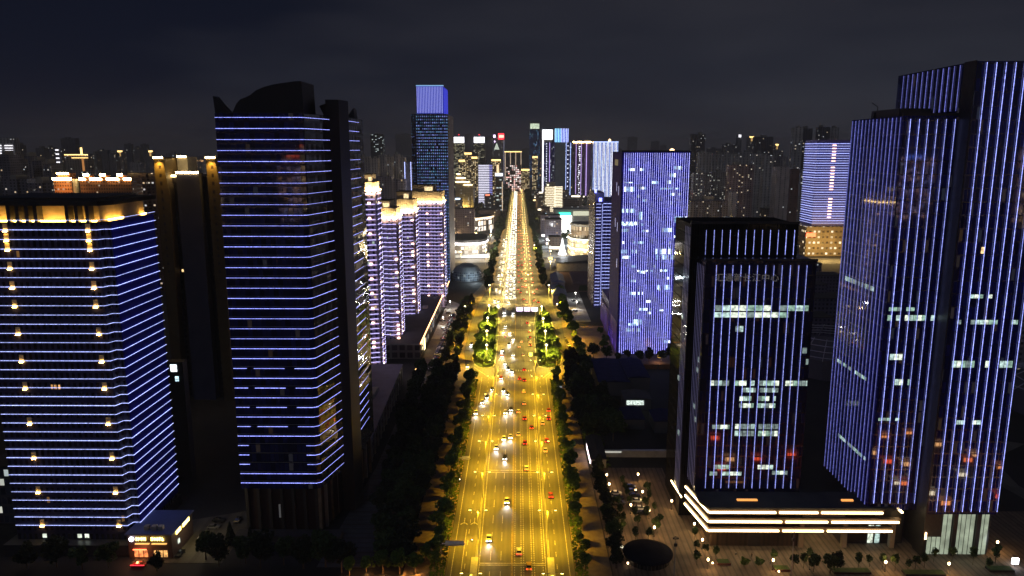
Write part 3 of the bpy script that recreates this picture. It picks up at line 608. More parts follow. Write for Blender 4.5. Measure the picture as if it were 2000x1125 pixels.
# ------------------------------------------------------------------ balcony towers with gold crowns
M_bal = fac('balcony_tower_wall', (.46,.37,.6), (.04,.04,.07), 3.1, 2.95, .42, .5, p=.05, ca=(1,.7,.35), cb=(.6,1,.9), S=1.6, rough=.6)
M_crw = noisy('cream_crown_render', (.5,.42,.32), (.62,.53,.4), .3, .7)
M_balstrip = LED('balcony_led', (.60,.56,1.0), 3.0, 'FRONT'); M_ballamp = LED('balcony_lamp_glow', (1,.62,.42), 9, 'NONE')
M_cflood = LED('crown_flood_strip', (1,.68,.26), 42, 'FRONT')
def wavy(x0,x1,y,n=2,amp=1.2):
    p = []; 
    for k in range(n*8+1):
        s = k/(n*8); p.append((x0+(x1-x0)*s, y - amp*max(0, math.sin(s*n*2*math.pi-.6))))
    return p
def balcony_tower(label, x0, x1, y0, dep, zr, ztop, zb, nb, step, lampx):
    t = thing('balcony_tower', label, 'apartment tower', ((x0+x1)/2, y0+dep/2, 0), group='apartment towers with gold crowns')
    fr = wavy(x0, x1, y0, nb); right = [(x1+1.0*max(0,math.sin(k/10*math.pi*4)), y0+dep*k/10) for k in range(1,11)]
    part('wall', MB().prism(fr+right+[(x0,y0+dep)], 0, zr), M_bal, t)
    pth = fr[:-1]+right
    z = zb; k = 0
    while z < zr-1:
        part('balcony_strip', MB().ribbon(pth, z, z+.14, .15, .14), M_balstrip, t)
        if k % 3 == 0 or rnd.random() < .1:
            for lx in lampx:
                if rnd.random() < .25: continue
                q = fr[min(len(fr)-1, int(lx*(len(fr)-1)))]; part('balcony_lamp', MB().box(q[0]-.8,q[0]+.8,q[1]-.7,q[1]-.35,z+.3,z+1.2), M_ballamp, t)
        if rnd.random() < .45:
            q = right[3]; part('balcony_lamp', MB().box(q[0]+.3,q[0]+.7,q[1]-.5,q[1]+.5,z+.3,z+1.0), M_ballamp, t)
        z += step; k += 1
    # crown: ribbed pale screen lit from its foot
    cr = MB(); r = random.Random(len(label))
    cr.box(x0+.6,x1-.6,y0+.6,y0+dep-.6,zr,zr+(ztop-zr)*.72)
    part('crown', cr, M_crw, t)
    x = x0+.8
    while x < x1-.8: part('crown_fin', MB().box(x,x+.35,y0+.1,y0+.6,zr+.6,zr+(ztop-zr)*.74), M_crw, t); x += 1.5
    part('crown_light', MB().box(x0+.2,x1-.2,y0-.5,y0-.2,zr+.05,zr+.4), M_cflood, t)
    part('crown_light', MB().box(x1+.1,x1+.4,y0+.5,y0+dep-.5,zr+.05,zr+.4), M_cflood, t)
    lamp('crown_wash','AREA',(0,-dep/2-3.2,zr+.2),3500,(1,.70,.3),t,(R(118),0,0),size=(x1-x0),ysize=.6)
    lamp('crown_wash','AREA',((x1-x0)/2+3.2,0,zr+.2),3500,(1,.70,.3),t,(R(118),0,R(90)),size=dep*.9,ysize=.6)
    part('penthouse', MB().box(x0+.5,x0+(x1-x0)*.72,y0+2,y0+dep-3,zr+(ztop-zr)*.72,ztop+2.2), noisy('penthouse_grey', (.2,.17,.14), (.28,.24,.2), .4, .7), t)
    part('penthouse_window', MB().box(x0+(x1-x0)*.42,x0+(x1-x0)*.68,y0+1.9,y0+2,zr+(ztop-zr)*.8,ztop+1.0), lit_window('penthouse_glow', (1,.75,.4), 1.2), t)
    part('roof', MB().box(x0+.2,x0+(x1-x0)*.76,y0+1.6,y0+dep-2.6,ztop+2.2,ztop+2.7), M_roof, t)
    return t
balcony_tower('nearest slim balcony tower with orange crown squeezed beside the black crowned office tower', -89.8,-82.2,430,16,111,118,6,1,2.95,(.5,))
balcony_tower('second balcony tower with gold crown, wide penthouse window and wavy light lines', -94.6,-78.6,481,20,91,99.5,10,2,2.95,(.95,.05))
balcony_tower('third narrow balcony tower with gold crown behind the one with the lit penthouse window', -91,-77.5,554,22,89.5,101,11,1,2.95,(.9,))
balcony_tower('widest balcony tower with gold crown at the far end of the podium', -90.2,-63.8,629,24,90.5,102.5,9.5,3,2.95,(.5,.97))
# their podium
t = thing('retail_podium', 'long flat roofed retail podium edged with one orange light line', 'building', (-78,560,0))
part('wall', MB().prism([(-93,468),(-64,468),(-66.5,700),(-95,700)], 0, 9.6), fac('podium_shops', (.2,.17,.16), (.06,.05,.05), 5, 5, .7, .7, p=.12, ca=(1,.6,.3), S=1.2), t)
part('roof', MB().prism([(-93.2,467.8),(-63.8,467.8),(-66.3,700.2),(-95.2,700.2)], 9.6, 10.3), M_roof, t)
part('light_line', MB().ribbon([(-63.8,468),(-66.3,700)], 9.9, 10.5, .15, .35), LED('orange_line', (1,.42,.16), 8, 'FRONT'), t)
part('front_cornice', MB().box(-93.2,-64,467.3,467.75,9.4,10.2), M_conc, t)
part('roof_plant', MB().box(-76,-72,575,580,10.3,12), M_conc, t); part('roof_plant', MB().box(-74,-70,640,646,10.3,12.4), M_conc, t)
for y in (486,489): part('vertical_sign', MB().box(-63.6,-63.3,y,y+1.6,1,8.5), LED('gold_sign', (1,.8,.4), 5), t)
t = thing('low_wing', 'low dark building with bluish flat roof between office tower and balcony towers', 'building', (-75,380,0))
part('wall', MB().prism([(-92,300),(-64,300),(-68,420),(-92,420)], 0, 10), fac('wing_wall', (.09,.08,.1), (.03,.03,.04), 3, 4, .6, .6, rough=.4), t)
part('roof', MB().prism([(-92.3,299.7),(-63.7,299.7),(-67.7,420.3),(-92.3,420.3)], 10, 10.5), noisy('bluish_roof', (.06,.06,.13), (.09,.09,.18), .2, .6), t)
part('roof_plant', MB().box(-78,-73,360,372,10.5,12.5), M_conc, t)
for y in range(305,418,9): part('column', MB().box(-64.6-(y-300)*.033,-63.5-(y-300)*.033,y,y+1.4,0,10), M_conc, t)
t = thing('kiosk_shop', 'small roadside shop with bright white and gold counter below the podium', 'shop', (-59,437,0))
part('wall', MB().box(-62,-57.5,434,440,.1,3.6), M_conc, t); part('shop_window', MB().box(-61.6,-58,433.8,434,.8,3.2), LED('shop_white', (1,.9,.7), 6, 'FRONT'), t); part('awning', MB().box(-62.4,-57,432,434,3.3,3.6), LED('shop_gold', (1,.55,.15), 2.5), t)
# ------------------------------------------------------------------ gold finned tower
t = thing('finned_tower', 'dark apartment tower with two gold lit fins between the striped tower and the office tower', 'apartment tower', (-172,405,0))
M_fin = noisy('ochre_fin', (.075,.052,.022), (.1,.07,.03), .3, .7); M_fw = fac('finned_wall', (.025,.022,.024), (.03,.025,.028), 2.6, 3, .4, .5, p=.03, ca=(1,.6,.3), S=1)
part('wall', MB().box(-182,-160.8,392,420,0,121), M_fw, t)
part('blank_panel', MB().box(-177.2,-165.2,387,392,0,122.6), noisy('blank_blue_grey', (.035,.037,.07), (.05,.05,.09), .1, .6), t)
for (a,b,c,pt) in ((-187.6,-182.2,387,(-187.4,-182.0)),(-160.6,-155.2,387,(-160.6,-155))):
    part('fin', MB().slab([(a+.2,0),(b-.6,0),(b+1.4,112),(b-.8,130),(a,130.6),(a,112)], 'y', c-1, c+18), M_fin, t)
    for k in range(14): part('fin_window', MB().box(a+2.4,a+3.5,c-1.06,c-1,125-k*4.2,126.6-k*4.2), pr('dark_hole', (.02,.012,.01), .4), t)
    part('fin_light', MB().box(a-.1,b-.6,c-1.4,c-1.1,130.2,130.9), M_cflood, t)
    lamp('fin_floodlight','SPOT',((a+b)/2+172,c-3.2-405,129),13000,(1,.58,.1),t,(R(20),0,0),120,1,.4)
part('top_light', MB().box(-177,-165.5,386.6,386.9,122.4,123.4), M_cflood, t)
part('top_light', MB().box(-181.8,-178,391.6,391.9,120.6,121.4), M_cflood, t); part('top_light', MB().box(-182,-177,400,400.3,130.6,131.2), M_cflood, t)
part('roof_block', MB().box(-182,-176.5,400.3,412,121,130.6), M_conc, t)
for z,x in ((106,-157),(92,-158.5),(88,-158.4),(70,-180)): part('window', MB().box(x-.5,x+.5,391.9,391.99,z,z+1.4), W_warm[0], t)
# orange lit halls behind the striped tower
M_org = fac('brick_orange_wall', (.30,.13,.06), (.05,.025,.02), 2.2, 3, .55, .5, p=.10, ca=(1,.7,.4), cb=(1,.9,.8), S=1.2)
t = thing('brick_tower', 'orange floodlit brick tower with a gold cornice behind the striped tower', 'apartment tower', (-393,655,0))
part('wall', MB().box(-402,-386.5,645,668,0,109.5), M_org, t); part('cornice_light', MB().box(-402.4,-386,644,644.6,108.4,110.4), M_cflood, t); part('roof_block', MB().box(-401,-391,650,660,109.5,114), M_org, t); part('cornice_light', MB().box(-401.2,-391,648.9,649.4,113,114.6), M_cflood, t)
part('side_pier', MB().box(-386.5,-384,646,668,0,109), M_conc, t)
lamp('cornice_floodlight','SPOT',(0,-24,108),26000,(1,.5,.15),t,(R(48),0,0),110,1,.4)
t = thing('brick_slab', 'long brick slab with three gold lit rooftop turrets behind the striped tower', 'apartment block', (-360,660,0))
part('wall', MB().box(-382.5,-337,650,668,0,109.5), M_org, t)
for a,b in ((-382.5,-376.8),(-373,-362.5),(-358.5,-347.5),(-343.5,-337)): part('cornice_light', MB().box(a,b,649.2,649.7,108.2,110), M_cflood, t)
for x in (-374.8,-360.4,-345.4): part('turret', MB().box(x-2,x+2,648,656,109.5,112.6), M_org, t); part('turret_light', MB().box(x-2.4,x+2.4,647.3,647.8,111.8,113.6), M_cflood, t)
# ------------------------------------------------------------------ violet striped block (right, far)
t = thing('violet_striped_block', 'distant violet office block wrapped in pale horizontal light lines beside the great tower', 'office block', (396,965,0))
part('wall', MB().box(373,420,945,985,38,146), pr('violet_blue_wall', (.16,.14,.42), .5), t)
for k in range(34):
    z = 42+k*3.0; part('light_strip', MB().ribbon([(372.6,985),(372.6,946),(373.6,944.8),(420,944.8)], z, z+.45, .2, .3), M_ledA if k%2 else LED('led_pale_far', (.5,.55,1), 1.5), t)
for k in range(24):
    if k not in (7,8,17): part('niche_lamp', MB().box(391.5,396,943.8,944.3,49+k*3.9,50.2+k*3.9), LED('salmon_lamp', (1,.55,.4), 4), t)
part('podium', MB().box(366,425,943,990,0,38), fac('podium_cream', (.3,.22,.13), (.08,.06,.05), 5.5, 7, .5, .35, p=.35, ca=(1,.75,.4), cb=(1,.85,.6), S=2.5), t)
part('podium_sign', MB().box(366,378,942.5,942.9,25,30), LED('red_sign', (1,.05,.02), 4), t)
lamp('forecourt_light','POINT',(-20,-60,16),60000,(1,.65,.2),t,size=2); lamp('forecourt_light','POINT',(4,-60,16),40000,(1,.65,.2),t,size=2)
# ------------------------------------------------------------------ avenue end towers with upright lights
M_dkb = fac('deep_blue_wall', (.05,.05,.22), (.04,.05,.2), 3.5, 3.6, .6, .6, p=.08, ca=(.7,.9,1), cb=(.9,.95,1), S=2.0)
M_lb = LED('led_far_blue', (.42,.55,1), 2.3); M_lw = LED('led_far_white', (.85,.88,1), 2.6); M_lp = LED('led_far_violet', (.62,.45,1), 1.6)
t = thing('white_edged_tower', 'far blue tower with a blazing white corner panel and white vertical edge', 'tower', (76,1920,0))
part('wall', MB().box(62,94,1900,1940,0,151), M_dkb, t)
part('crown_panel', MB().box(60,86,1898,1900,158,182), LED('blazing_white', (.95,.97,1), 3), t); part('crown', MB().box(60.5,86,1900,1935,151,182), M_conc, t)
part('edge_light', MB().box(60.5,63.5,1898.6,1899.6,10,158), LED('white_edge', (.95,.9,1), 3), t)
for x in (79,91): part('light_strip', MB().box(x-.6,x+.6,1899,1899.7,12,150), M_lp, t)
for k in range(22): part('window_lamp', MB().box(70.6,72.2,1899.2,1899.9,16+k*6.2,18+k*6.2), M_lw, t)
t = thing('curtain_lit_tower', 'far tower with pale cyan light curtain and bright blue white bars on top', 'tower', (112,1890,0))
part('wall', MB().box(90,132,1870,1905,0,150), M_dkb, t)
part('light_curtain', MB().box(92,117,1868.8,1869.8,20,152), noisy('curtain_white', (.3,.4,.5), (.4,.5,.6), .1, .5), t)
m = t.children[-1].data.materials[0]; b_ = m.node_tree.nodes['Principled BSDF']; b_.inputs['Emission Color'].default_value = (.45,.75,.9,1); b_.inputs['Emission Strength'].default_value = .85
for k in range(9): part('crown_bar', MB().box(90.5+k*3.9,92+k*3.9,1868,1869,151,184), LED('crown_bar_cyan', (.3,.7,1), 2.6) if k < 4 else LED('crown_bar_blue', (.42,.5,1), 2.6), t)
part('crown', MB().box(90,125,1871,1890,150,182), pr('blue_crown_wall', (.06,.08,.3), .4), t)
for x in (118.5,129.5): part('light_strip', MB().box(x-.5,x+.5,1868.9,1869.6,10,150), M_lb, t)
for k in range(12): part('window_lamp', MB().box(122,124,1869.2,1869.9,20+k*11,22+k*11), M_lw, t)
t = thing('plum_tower', 'plum coloured tower pair with gold roof edge and thin upright lines', 'tower', (160,1930,0))
part('wall', MB().box(138,168,1905,1940,0,151), fac('plum_wall', (.16,.08,.14), (.05,.03,.07), 3.2, 3.4, .5, .5, p=.05, S=1.6), t); part('wall', MB().box(168,184,1912,1940,0,151), pr('plum_plain', (.12,.07,.13), .6), t)
part('roof_light', MB().box(138,166,1904,1905,150,153), M_cflood, t); part('roof_light', MB().box(169,184,1911,1912,150,153), M_cflood, t)
for x in (146,159,172.5): part('light_strip', MB().box(x-.5,x+.5,1903.6,1904.6 if x < 168 else 1911,8,150), M_lp, t)
rq = random.Random(2)
for k in range(26): part('window_lamp', MB().box(150+rq.random()*5,152+rq.random()*5+.5,1904,1904.8,14+k*5,16+k*5), M_lw, t)
t = thing('blue_bar_tower', 'wide far block covered with dense blue white upright bars', 'tower', (212,1880,0))
part('wall', MB().box(185,246,1860,1895,0,152), fac('bar_tower_wall', (.02,.03,.2), (.02,.03,.2), 4, 4, .7, .6, p=.14, ca=(.7,.95,1), cb=(.5,.8,1), S=1.6, clus=.3), t)
for k in range(19): part('light_strip', MB().box(186+k*3.25-.45,186+k*3.25+.45,1858.8,1859.6,8+rq.random()*14,151), M_lw if k%3 else M_lb, t)
part('roof_light', MB().box(185,246,1858,1858.8,150.5,152.5), M_lb, t)
part('roof_lamp', MB().lathe([(3,152),(3.4,156),(1,159)],(225,1865)), LED('roof_lantern', (1,.6,.3), 4), t)
# round white block by the avenue
t = thing('honeycomb_block', 'white mid rise block with honeycomb lit front and curved bands beside the avenue', 'office block', (70,1500,0))
M_hc = pr('ivory_panel', (.5,.45,.36), .6)
part('wall', MB().box(52,73,1482,1510,0,62), M_hc, t)
cvp = [(73,1483),(78,1482.5),(83,1484.5),(87,1489),(88,1496)]
part('curved_wall', MB().prism(cvp+[(88,1510),(73,1510)], 0, 62), pr('dark_band_glass', (.04,.035,.03), .3), t)
M_hcl = LED('honeycomb_light', (1,.86,.6), 2.4)
for k in range(19): part('light_band', MB().ribbon(cvp, 4+k*3.1, 5.4+k*3.1, .2, .4), M_hcl, t)
for r_ in range(16):
    m = MB()
    for c in range(7): x = 54+c*2.8+(1.4 if r_%2 else 0); m.box(x-.75,x+.75,1481.2,1481.6,5+r_*3.6,6.9+r_*3.6)
    part('window', m, M_hcl, t)
part('corner_light', MB().box(72.6,73.4,1481,1482,3,62), M_hcl, t); part('penthouse', MB().box(56,74,1487,1500,62,70), M_conc, t); part('roof_sign', MB().box(57,61,1486,1486.8,63,65.5), M_hcl, t)
# white banded block left of the avenue
t = thing('white_banded_block', 'slim block with crisp white horizontal bands and a dark roof box left of the avenue', 'office block', (-80,1840,0))
part('wall', MB().box(-96.5,-70.5,1824,1850,0,98), pr('black_glass_plain', (.03,.03,.035), .3), t); part('side_wall', MB().box(-70.5,-63,1828,1850,0,96), pr('plum_side', (.16,.1,.16), .5), t)
for k in range(23):
    part('light_band', MB().box(-96.7,-70.4,1823,1823.7,4+k*4.1,6.1+k*4.1), LED('band_white', (.82,.80,1), 1.5), t)
    part('light_band', MB().box(-70.3,-63,1827,1827.6,4.5+k*4.1,5.7+k*4.1), LED('band_blue', (.4,.4,1), 1.4), t)
part('roof_box', MB().box(-92,-76,1830,1845,98,108), M_roof, t)
# gold floodlit block
t = thing('gold_floodlit_block', 'stepped classical block floodlit gold beside the tall blue tower', 'apartment block', (-110,1555,0))
M_gf = fac('gold_block_wall', (.5,.42,.28), (.12,.09,.05), 3, 3.3, .4, .5, p=.12, S=1.6)
part('wall', MB().box(-129,-100,1540,1565,0,68), M_gf, t); part('wall', MB().box(-100,-92,1544,1565,0,60), M_gf, t)
part('upper_tier', MB().box(-128,-108,1543,1560,68,76), M_gf, t); part('upper_tier', MB().box(-127,-118,1546,1556,76,84), M_gf, t)
for a,b,z,y in ((-129,-100,68,1539),(-128,-108,76,1542),(-127,-119,84,1545),(-112,-94,62,1539)): part('cornice_light', MB().box(a,b,y-.8,y-.2,z-1,z+.8), LED('cornice_glow', (1,.78,.42), 6, 'FRONT'), t)
for x in (-124,-114,-104): lamp('facade_floodlight','SPOT',(x+110,-24,6),60000,(1,.72,.22),t,(R(130),0,0),90,1,.5)
# ------------------------------------------------------------------ far skyline
FAR = [
(-1020.9,1500,32.8,156.5,'slit','pale tower with four white light bars near its top at the frame edge'),
(-1026.8,1540,10.6,142.7,'grey','slim dim slab just right of the tower with white light bars'),
(-1566.5,2400,34.6,119.7,'grey','faint low block right of the tower with white light bars'),
(-1083.0,1700,20.9,136.7,'grey','grey apartment tower left of the block with stacked white lamps'),
(-1091.4,1750,20.4,137.9,'grey','grey apartment tower touching the block with stacked white lamps'),
(-918.8,1500,14.4,135.5,'stack','dark block with a column of stacked white lamps on its edge'),
(-1375.5,2300,44.0,166.5,'faint','tallest faint tower above the gold lit roof garden block'),
(-765.4,1300,41.0,125.0,'gold','dark block with gold uplights and a lit mast on its roof'),
(-1133.4,2000,19.2,122.3,'grey','dim block right of the gold lit mast block'),
(-1383.0,2500,34.2,130.8,'faint','faint block third from the gold lit mast block'),
(-1081.2,2000,19.2,123.6,'grey','dim block with a few white windows far behind the orange lit row'),
(-1220.1,2300,20.4,126.5,'goldtop','dim block with a small gold crown far left'),
(-1401.0,2700,25.9,152.1,'faint','taller of the faint slim pair far behind the orange row'),
(-1270.2,2500,22.2,139.2,'grey','dim block beside the faint slim pair, white lamps on its side'),
(-1344.0,2700,22.1,150.3,'faint','faint slim block just left of the yellow finned tower'),
(-1125.7,2300,17.2,126.5,'goldtop','dim block with gold crown touching the yellow finned tower'),
(-617.9,900,14.2,127.5,'dkres','dark housing block in the lower row at the frame edge'),
(-625.0,930,12.1,122.8,'dkres','second dark housing block of the lower row from the frame edge'),
(-657.2,1000,14.4,125.3,'dkres','third dark housing block of the lower row from the frame edge'),
(-617.2,960,13.9,119.8,'dkres','fourth dark housing block of the lower row from the frame edge'),
(-579.5,920,10.1,116.8,'dkres','fifth dark housing block, touching the orange lit block'),
(-515.1,760,26.3,104.5,'dkres','low wide dark housing block just above the roof of the striped tower'),
(-476.3,740,25.0,101.3,'dkres','low dark slab between the wide dark block and the orange block'),
(-352.6,700,28.4,112.6,'brown','brown housing slab with sparse lit windows left of the finned tower'),
(-305.8,1500,17.4,119.5,'beige','pale housing slab touching the dark tower with the black crown'),
(-486.7,2600,44.0,184.3,'dark','lone dark tower with cool lights rising over pale housing slabs'),
(-278.4,1450,15.8,117.1,'beige','pale housing slab below the lone dark tower'),
(-280.5,1550,14.8,122.1,'beige','pale housing slab, third in the row left of the tall blue tower'),
(-253.8,1480,12.1,119.7,'beige','pale housing slab, fourth in the row left of the tall blue tower'),
(-256.9,1580,12.9,123.9,'beige','pale housing slab, fifth in the row left of the tall blue tower'),
(-231.2,1500,11.3,118.5,'beige','pale housing slab behind the pair of thin blue lines'),
(-146.9,1000,8.9,117.9,'twostrip','slim dark block edged by two thin upright blue lines'),
(-223.3,1100,13.5,97.0,'dkres','dark low block behind the warm crown of the nearest balcony tower'),
(-191.7,1050,27.4,96.6,'dkres','dark low slab above the second balcony tower roof'),
(-157.6,980,17.5,95.8,'dkres','dark low slab beneath the pair of thin blue lines'),
(-684.0,4500,94.5,220.3,'faint','hazy low block at the skyline left of the tall blue tower'),
(-203.8,2600,37.0,154.9,'signtop','far tower with a white lit crown beside the tall blue tower'),
(-195.2,3000,32.5,191.8,'faint','unlit tower between the two white crowned towers'),
(-134.2,2600,38.8,154.9,'signtop2','far tower with a white lit crown and yellow lit floors'),
(-120.0,3100,29.4,181.4,'faint','unlit tower between the white crown and the red crown'),
(-69.8,2700,40.2,171.8,'redtop','far tower with a glowing red crown and a violet lamp'),
(-63.0,2200,14.9,132.8,'cone','small tower with a pointed white lit cap below the red crown'),
(-17.3,2500,57.6,125.8,'bars','wide far block outlined in warm light with four upright bars'),
(56.5,2600,36.8,199.6,'bluedark','far blue tower with a pale green lit lantern on top'),
(-136.7,2050,19.5,124.7,'warm','slim block with gold cap left of the yellow lit tower floors'),
(-146.1,1950,16.0,107.0,'warm','block of gold lights below the first white crown'),
(-115.8,1990,14.9,114.4,'warm','stepped block with gold lit cap beneath the second white crown'),
(-54.3,1850,22.6,108.4,'goldflood','cream block floodlit gold left of the red crowned tower base'),
(21.7,2300,25.0,74.2,'warm','low gold lit block at the end of the avenue'),
(-15.0,2400,49.0,84.4,'shops','low block with pink and white shop lights at the avenue end'),
(-38.5,1500,15.4,82.2,'signwhite','slim dark block with a white lit sign on its roof edge'),
(50.1,2250,15.3,113.2,'warm','gold lit sliver left of the white edged blue tower'),
(415.5,1750,31.8,168.0,'dark2','dark tower standing highest right behind the broad blue tower'),
(372.5,1500,26.4,127.5,'grey2','pale grey slab immediately right of the broad blue tower top'),
(402.7,1520,21.6,125.4,'grey2','pale grey slab, second from the broad blue tower'),
(417.3,1510,11.2,127.5,'grey2','narrow pale grey slab, third from the broad blue tower'),
(616.4,2200,38.6,147.4,'grey','dim tower with a lit corner behind the pale grey slabs'),
(430.9,1500,17.2,124.5,'grey2','pale grey slab, fourth from the broad blue tower'),
(460.5,1530,22.7,129.4,'grey2','pale grey slab in front of the gold topped spire'),
(845.8,2900,15.5,185.9,'spire','thin far spire with a bright white lamp on its tip'),
(830.5,2700,23.6,175.3,'goldspire','far block with a gold lit crown right of the white tipped spire'),
(583.9,1800,42.3,163.0,'dark2','dark slab with many tiny windows right of the gold crown'),
(473.8,1490,20.1,125.6,'grey2','pale grey slab below the dark slab with tiny windows'),
(481.3,1450,18.6,122.9,'grey2','pale grey slab, second below the dark slab with tiny windows'),
(585.5,1700,19.5,129.9,'grey','dim slab with white windows left of the tall twin slabs'),
(853.8,2500,13.4,147.4,'goldspire','small far block with a gold lit top between two slabs'),
(306.9,1250,28.9,95.3,'litres','housing slab peppered with lit windows beside the broad blue tower'),
(341.1,1270,27.6,96.4,'litres','second housing slab peppered with lit windows beside the broad blue tower'),
(349.9,1180,40.0,110.2,'pink','pinkish brown housing slab with a column of lit windows'),
(324.1,1120,8.4,71.4,'pale','small pale windowless shaft in front of the pinkish slab'),
(484.7,1500,25.4,90.4,'grey','dim slab right of the pinkish brown housing slab'),
(404.6,1150,19.5,107.8,'pale','pale end slab of the brown housing pair before the striped block'),
(427.9,1165,14.2,104.3,'redbrown','red brown slab joined to the pale end slab'),
(449.0,1180,14.4,97.6,'grey2','grey slab touching the violet striped block'),
(552.3,1500,18.0,176.1,'grey2','left half of the tall twin grey slabs'),
(582.5,1530,17.5,174.9,'dark2','darker right half of the tall twin grey slabs'),
(684.0,1700,25.1,182.7,'dark2','dark tower rising behind the violet striped block'),
(713.3,1720,21.9,182.1,'grey2','grey tower with pale fins behind the violet striped block'),
(258.8,1010,49.7,66.0,'dkres','long low dark slab behind the stepped tower roof'),
(633.0,4200,53.8,197.7,'faint','faint far tower left above the broad blue tower roof'),
(759.8,4200,45.3,175.4,'faint','faint low tower above the middle of the broad blue roof'),
(466.3,3500,28.4,136.2,'faint','faint block left above the broad blue tower'),
(690.8,3600,29.2,150.6,'grey','small lit far block above the broad blue roof'),
(910.8,3500,70.8,136.2,'faint','faint slab on the hillside behind the pale grey slabs'),
(947.6,2200,29.6,135.7,'faint','faint slab between violet striped block and the great dark tower'),
(294.6,420,13.5,33.3,'pale2','pale concrete tower half hidden behind the great dark tower'),
(116.4,1500,51.5,19.0,'lowdk','low dark hall right of the round white block'),
(140.6,1900,78.1,14.0,'lowdk','low dark roof below the violet bars'),
(-48.6,1500,51.7,13.7,'lowdk','low dark brick block below the white striped block'),
(390.7,945,35.6,38.1,'lowwarm','low cream hall with lit windows under the violet striped block'),
]
g1,g2 = (1,.7,.36),(.8,.92,1)
BEHIND = [(-560,-800,70,105),(-430,-950,60,120),(-300,-760,50,96),(-190,-1100,70,124),(-60,-900,60,90),(300,-900,60,128),(430,-760,50,150),(520,-1100,80,120),(620,-840,60,165),(760,-980,80,118),(900,-800,90,140),(140,-1200,80,112)]  # unseen towers, added so the glass fronts have lit windows to mirror
for k,(x,y,wd,h) in enumerate(BEHIND):
    t = thing('city_tower', f'{nth(k+1)} lit tower added behind the viewpoint, only to be mirrored in glass fronts', 'tower', (x,y,0), group='towers behind the viewpoint'); part('wall', MB().box(x-wd/2,x+wd/2,y-30,y,0,h), fac('behind_lit_wall_%d'%(k%2), (.1,.08,.08), (.05,.05,.06), 4.5, 3.6, .7, .5, p=.2, ca=(1,.45,.12), cb=((1,.8,.5),(.3,.4,1))[k%2], S=20, clus=.35), t)
    part('roof_sign', MB().box(x-wd*.2,x+wd*.2,y,y+.5,h,h+4), LED('behind_sign_%d'%(k%3), ((.1,.2,1),(1,.12,.05),(.3,.2,1))[k%3], 6), t)
ST = {
 'grey': (fac('far_grey', (.26,.25,.27), (.05,.05,.06), 4.5, 3.2, .45, .5, p=.05, ca=g1, cb=g2, S=2.2)),
 'grey2': (fac('far_grey_pale', (.58,.56,.56), (.12,.12,.14), 6.5, 3.1, .45, .55, p=.04, ca=g1, cb=g2, S=1.8)),
 'dark2': (fac('far_dark', (.10,.10,.13), (.04,.04,.05), 4.5, 3.2, .45, .5, p=.05, ca=g1, cb=g2, S=1.8)),
 'dark': (fac('far_dark_cool', (.05,.05,.06), (.03,.03,.035), 6, 4, .7, .5, p=.13, ca=(.8,1,.9), cb=g2, S=2.2, clus=.3)),
 'dkres': (fac('far_dark_housing', (.22,.21,.26), (.05,.05,.06), 3.6, 3.0, .45, .5, p=.04, ca=g1, cb=(.75,.9,1), S=2.0)),
 'faint': (fac('far_faint', (.16,.16,.19), (.11,.11,.13), 9, 4, .5, .5, p=.01, ca=g1, cb=g2, S=1.5)),
 'beige': (fac('far_beige', (.6,.53,.5), (.11,.1,.1), 5.5, 3.1, .4, .6, p=.035, ca=g1, cb=g2, S=1.6)),
 'brown': (fac('far_brown', (.18,.10,.07), (.05,.03,.03), 3.6, 3, .5, .5, p=.07, ca=g1, cb=(.9,.95,1), S=2)),
 'litres': (fac('far_lit_housing', (.34,.32,.33), (.06,.06,.07), 3.8, 3, .5, .5, p=.13, ca=(1,.85,.65), cb=(.85,1,.95), S=1.3)),
 'pink': (fac('far_pink_housing', (.42,.31,.32), (.08,.06,.07), 4.5, 3, .4, .5, p=.07, ca=g1, cb=(1,.9,.7), S=2)),
 'pale': (fac('far_pale_end', (.58,.51,.5), (.2,.18,.18), 7, 3, .25, .6, p=.01, S=1.5)),
 'pale2': (fac('mid_pale_tower', (.30,.28,.32), (.08,.08,.1), 4, 3.2, .4, .5, p=.02, S=1)),
 'redbrown': (fac('far_red_brown', (.24,.13,.11), (.2,.11,.09), 7, 3, .3, .5, p=.04, S=1.6)),
 'warm': (fac('far_warm_lit', (.30,.2,.1), (.1,.07,.04), 4.5, 3.6, .55, .5, p=.5, ca=(1,.7,.3), cb=(1,.85,.55), S=1.8)),
 'shops': (fac('far_shop_lit', (.2,.14,.12), (.1,.08,.07), 6, 6, .7, .6, p=.6, ca=(1,.45,.4), cb=(1,.95,.9), S=2.2)),
 'office': (fac('far_office_lit', (.10,.10,.09), (.05,.05,.05), 5, 4, .8, .45, p=.42, ca=(1,.85,.45), cb=(.9,.9,.65), S=.9, clus=.15)),
 'blue': (fac('far_blue_tower', (.04,.07,.3), (.05,.09,.34), 4.5, 4.2, .6, .5, p=.22, ca=(.3,.8,1), cb=(.15,.3,1), S=1.2, clus=.15)),
 'lowdk': (fac('low_dark_block', (.09,.07,.065), (.04,.03,.03), 5, 4, .5, .4, p=.06, ca=g1, cb=g2, S=1.2)),
}
base_of = dict(slit='grey2', stack='grey', gold='grey', goldtop='grey', goldspire='grey', spire='faint', signtop='office', signtop2='office', redtop='grey', cone='grey', bars='faint', bluedark='blue', goldflood='warm', signwhite='dark', twostrip='faint', lowwarm='warm')
M_farw = LED('far_white_sign', (.95,.93,1), 2.2); M_farg = LED('far_gold_glow', (1,.66,.22), 3.2, 'NONE'); M_farr = LED('far_red_glow', (1,.02,.04), 3.5)
rf = random.Random(21)
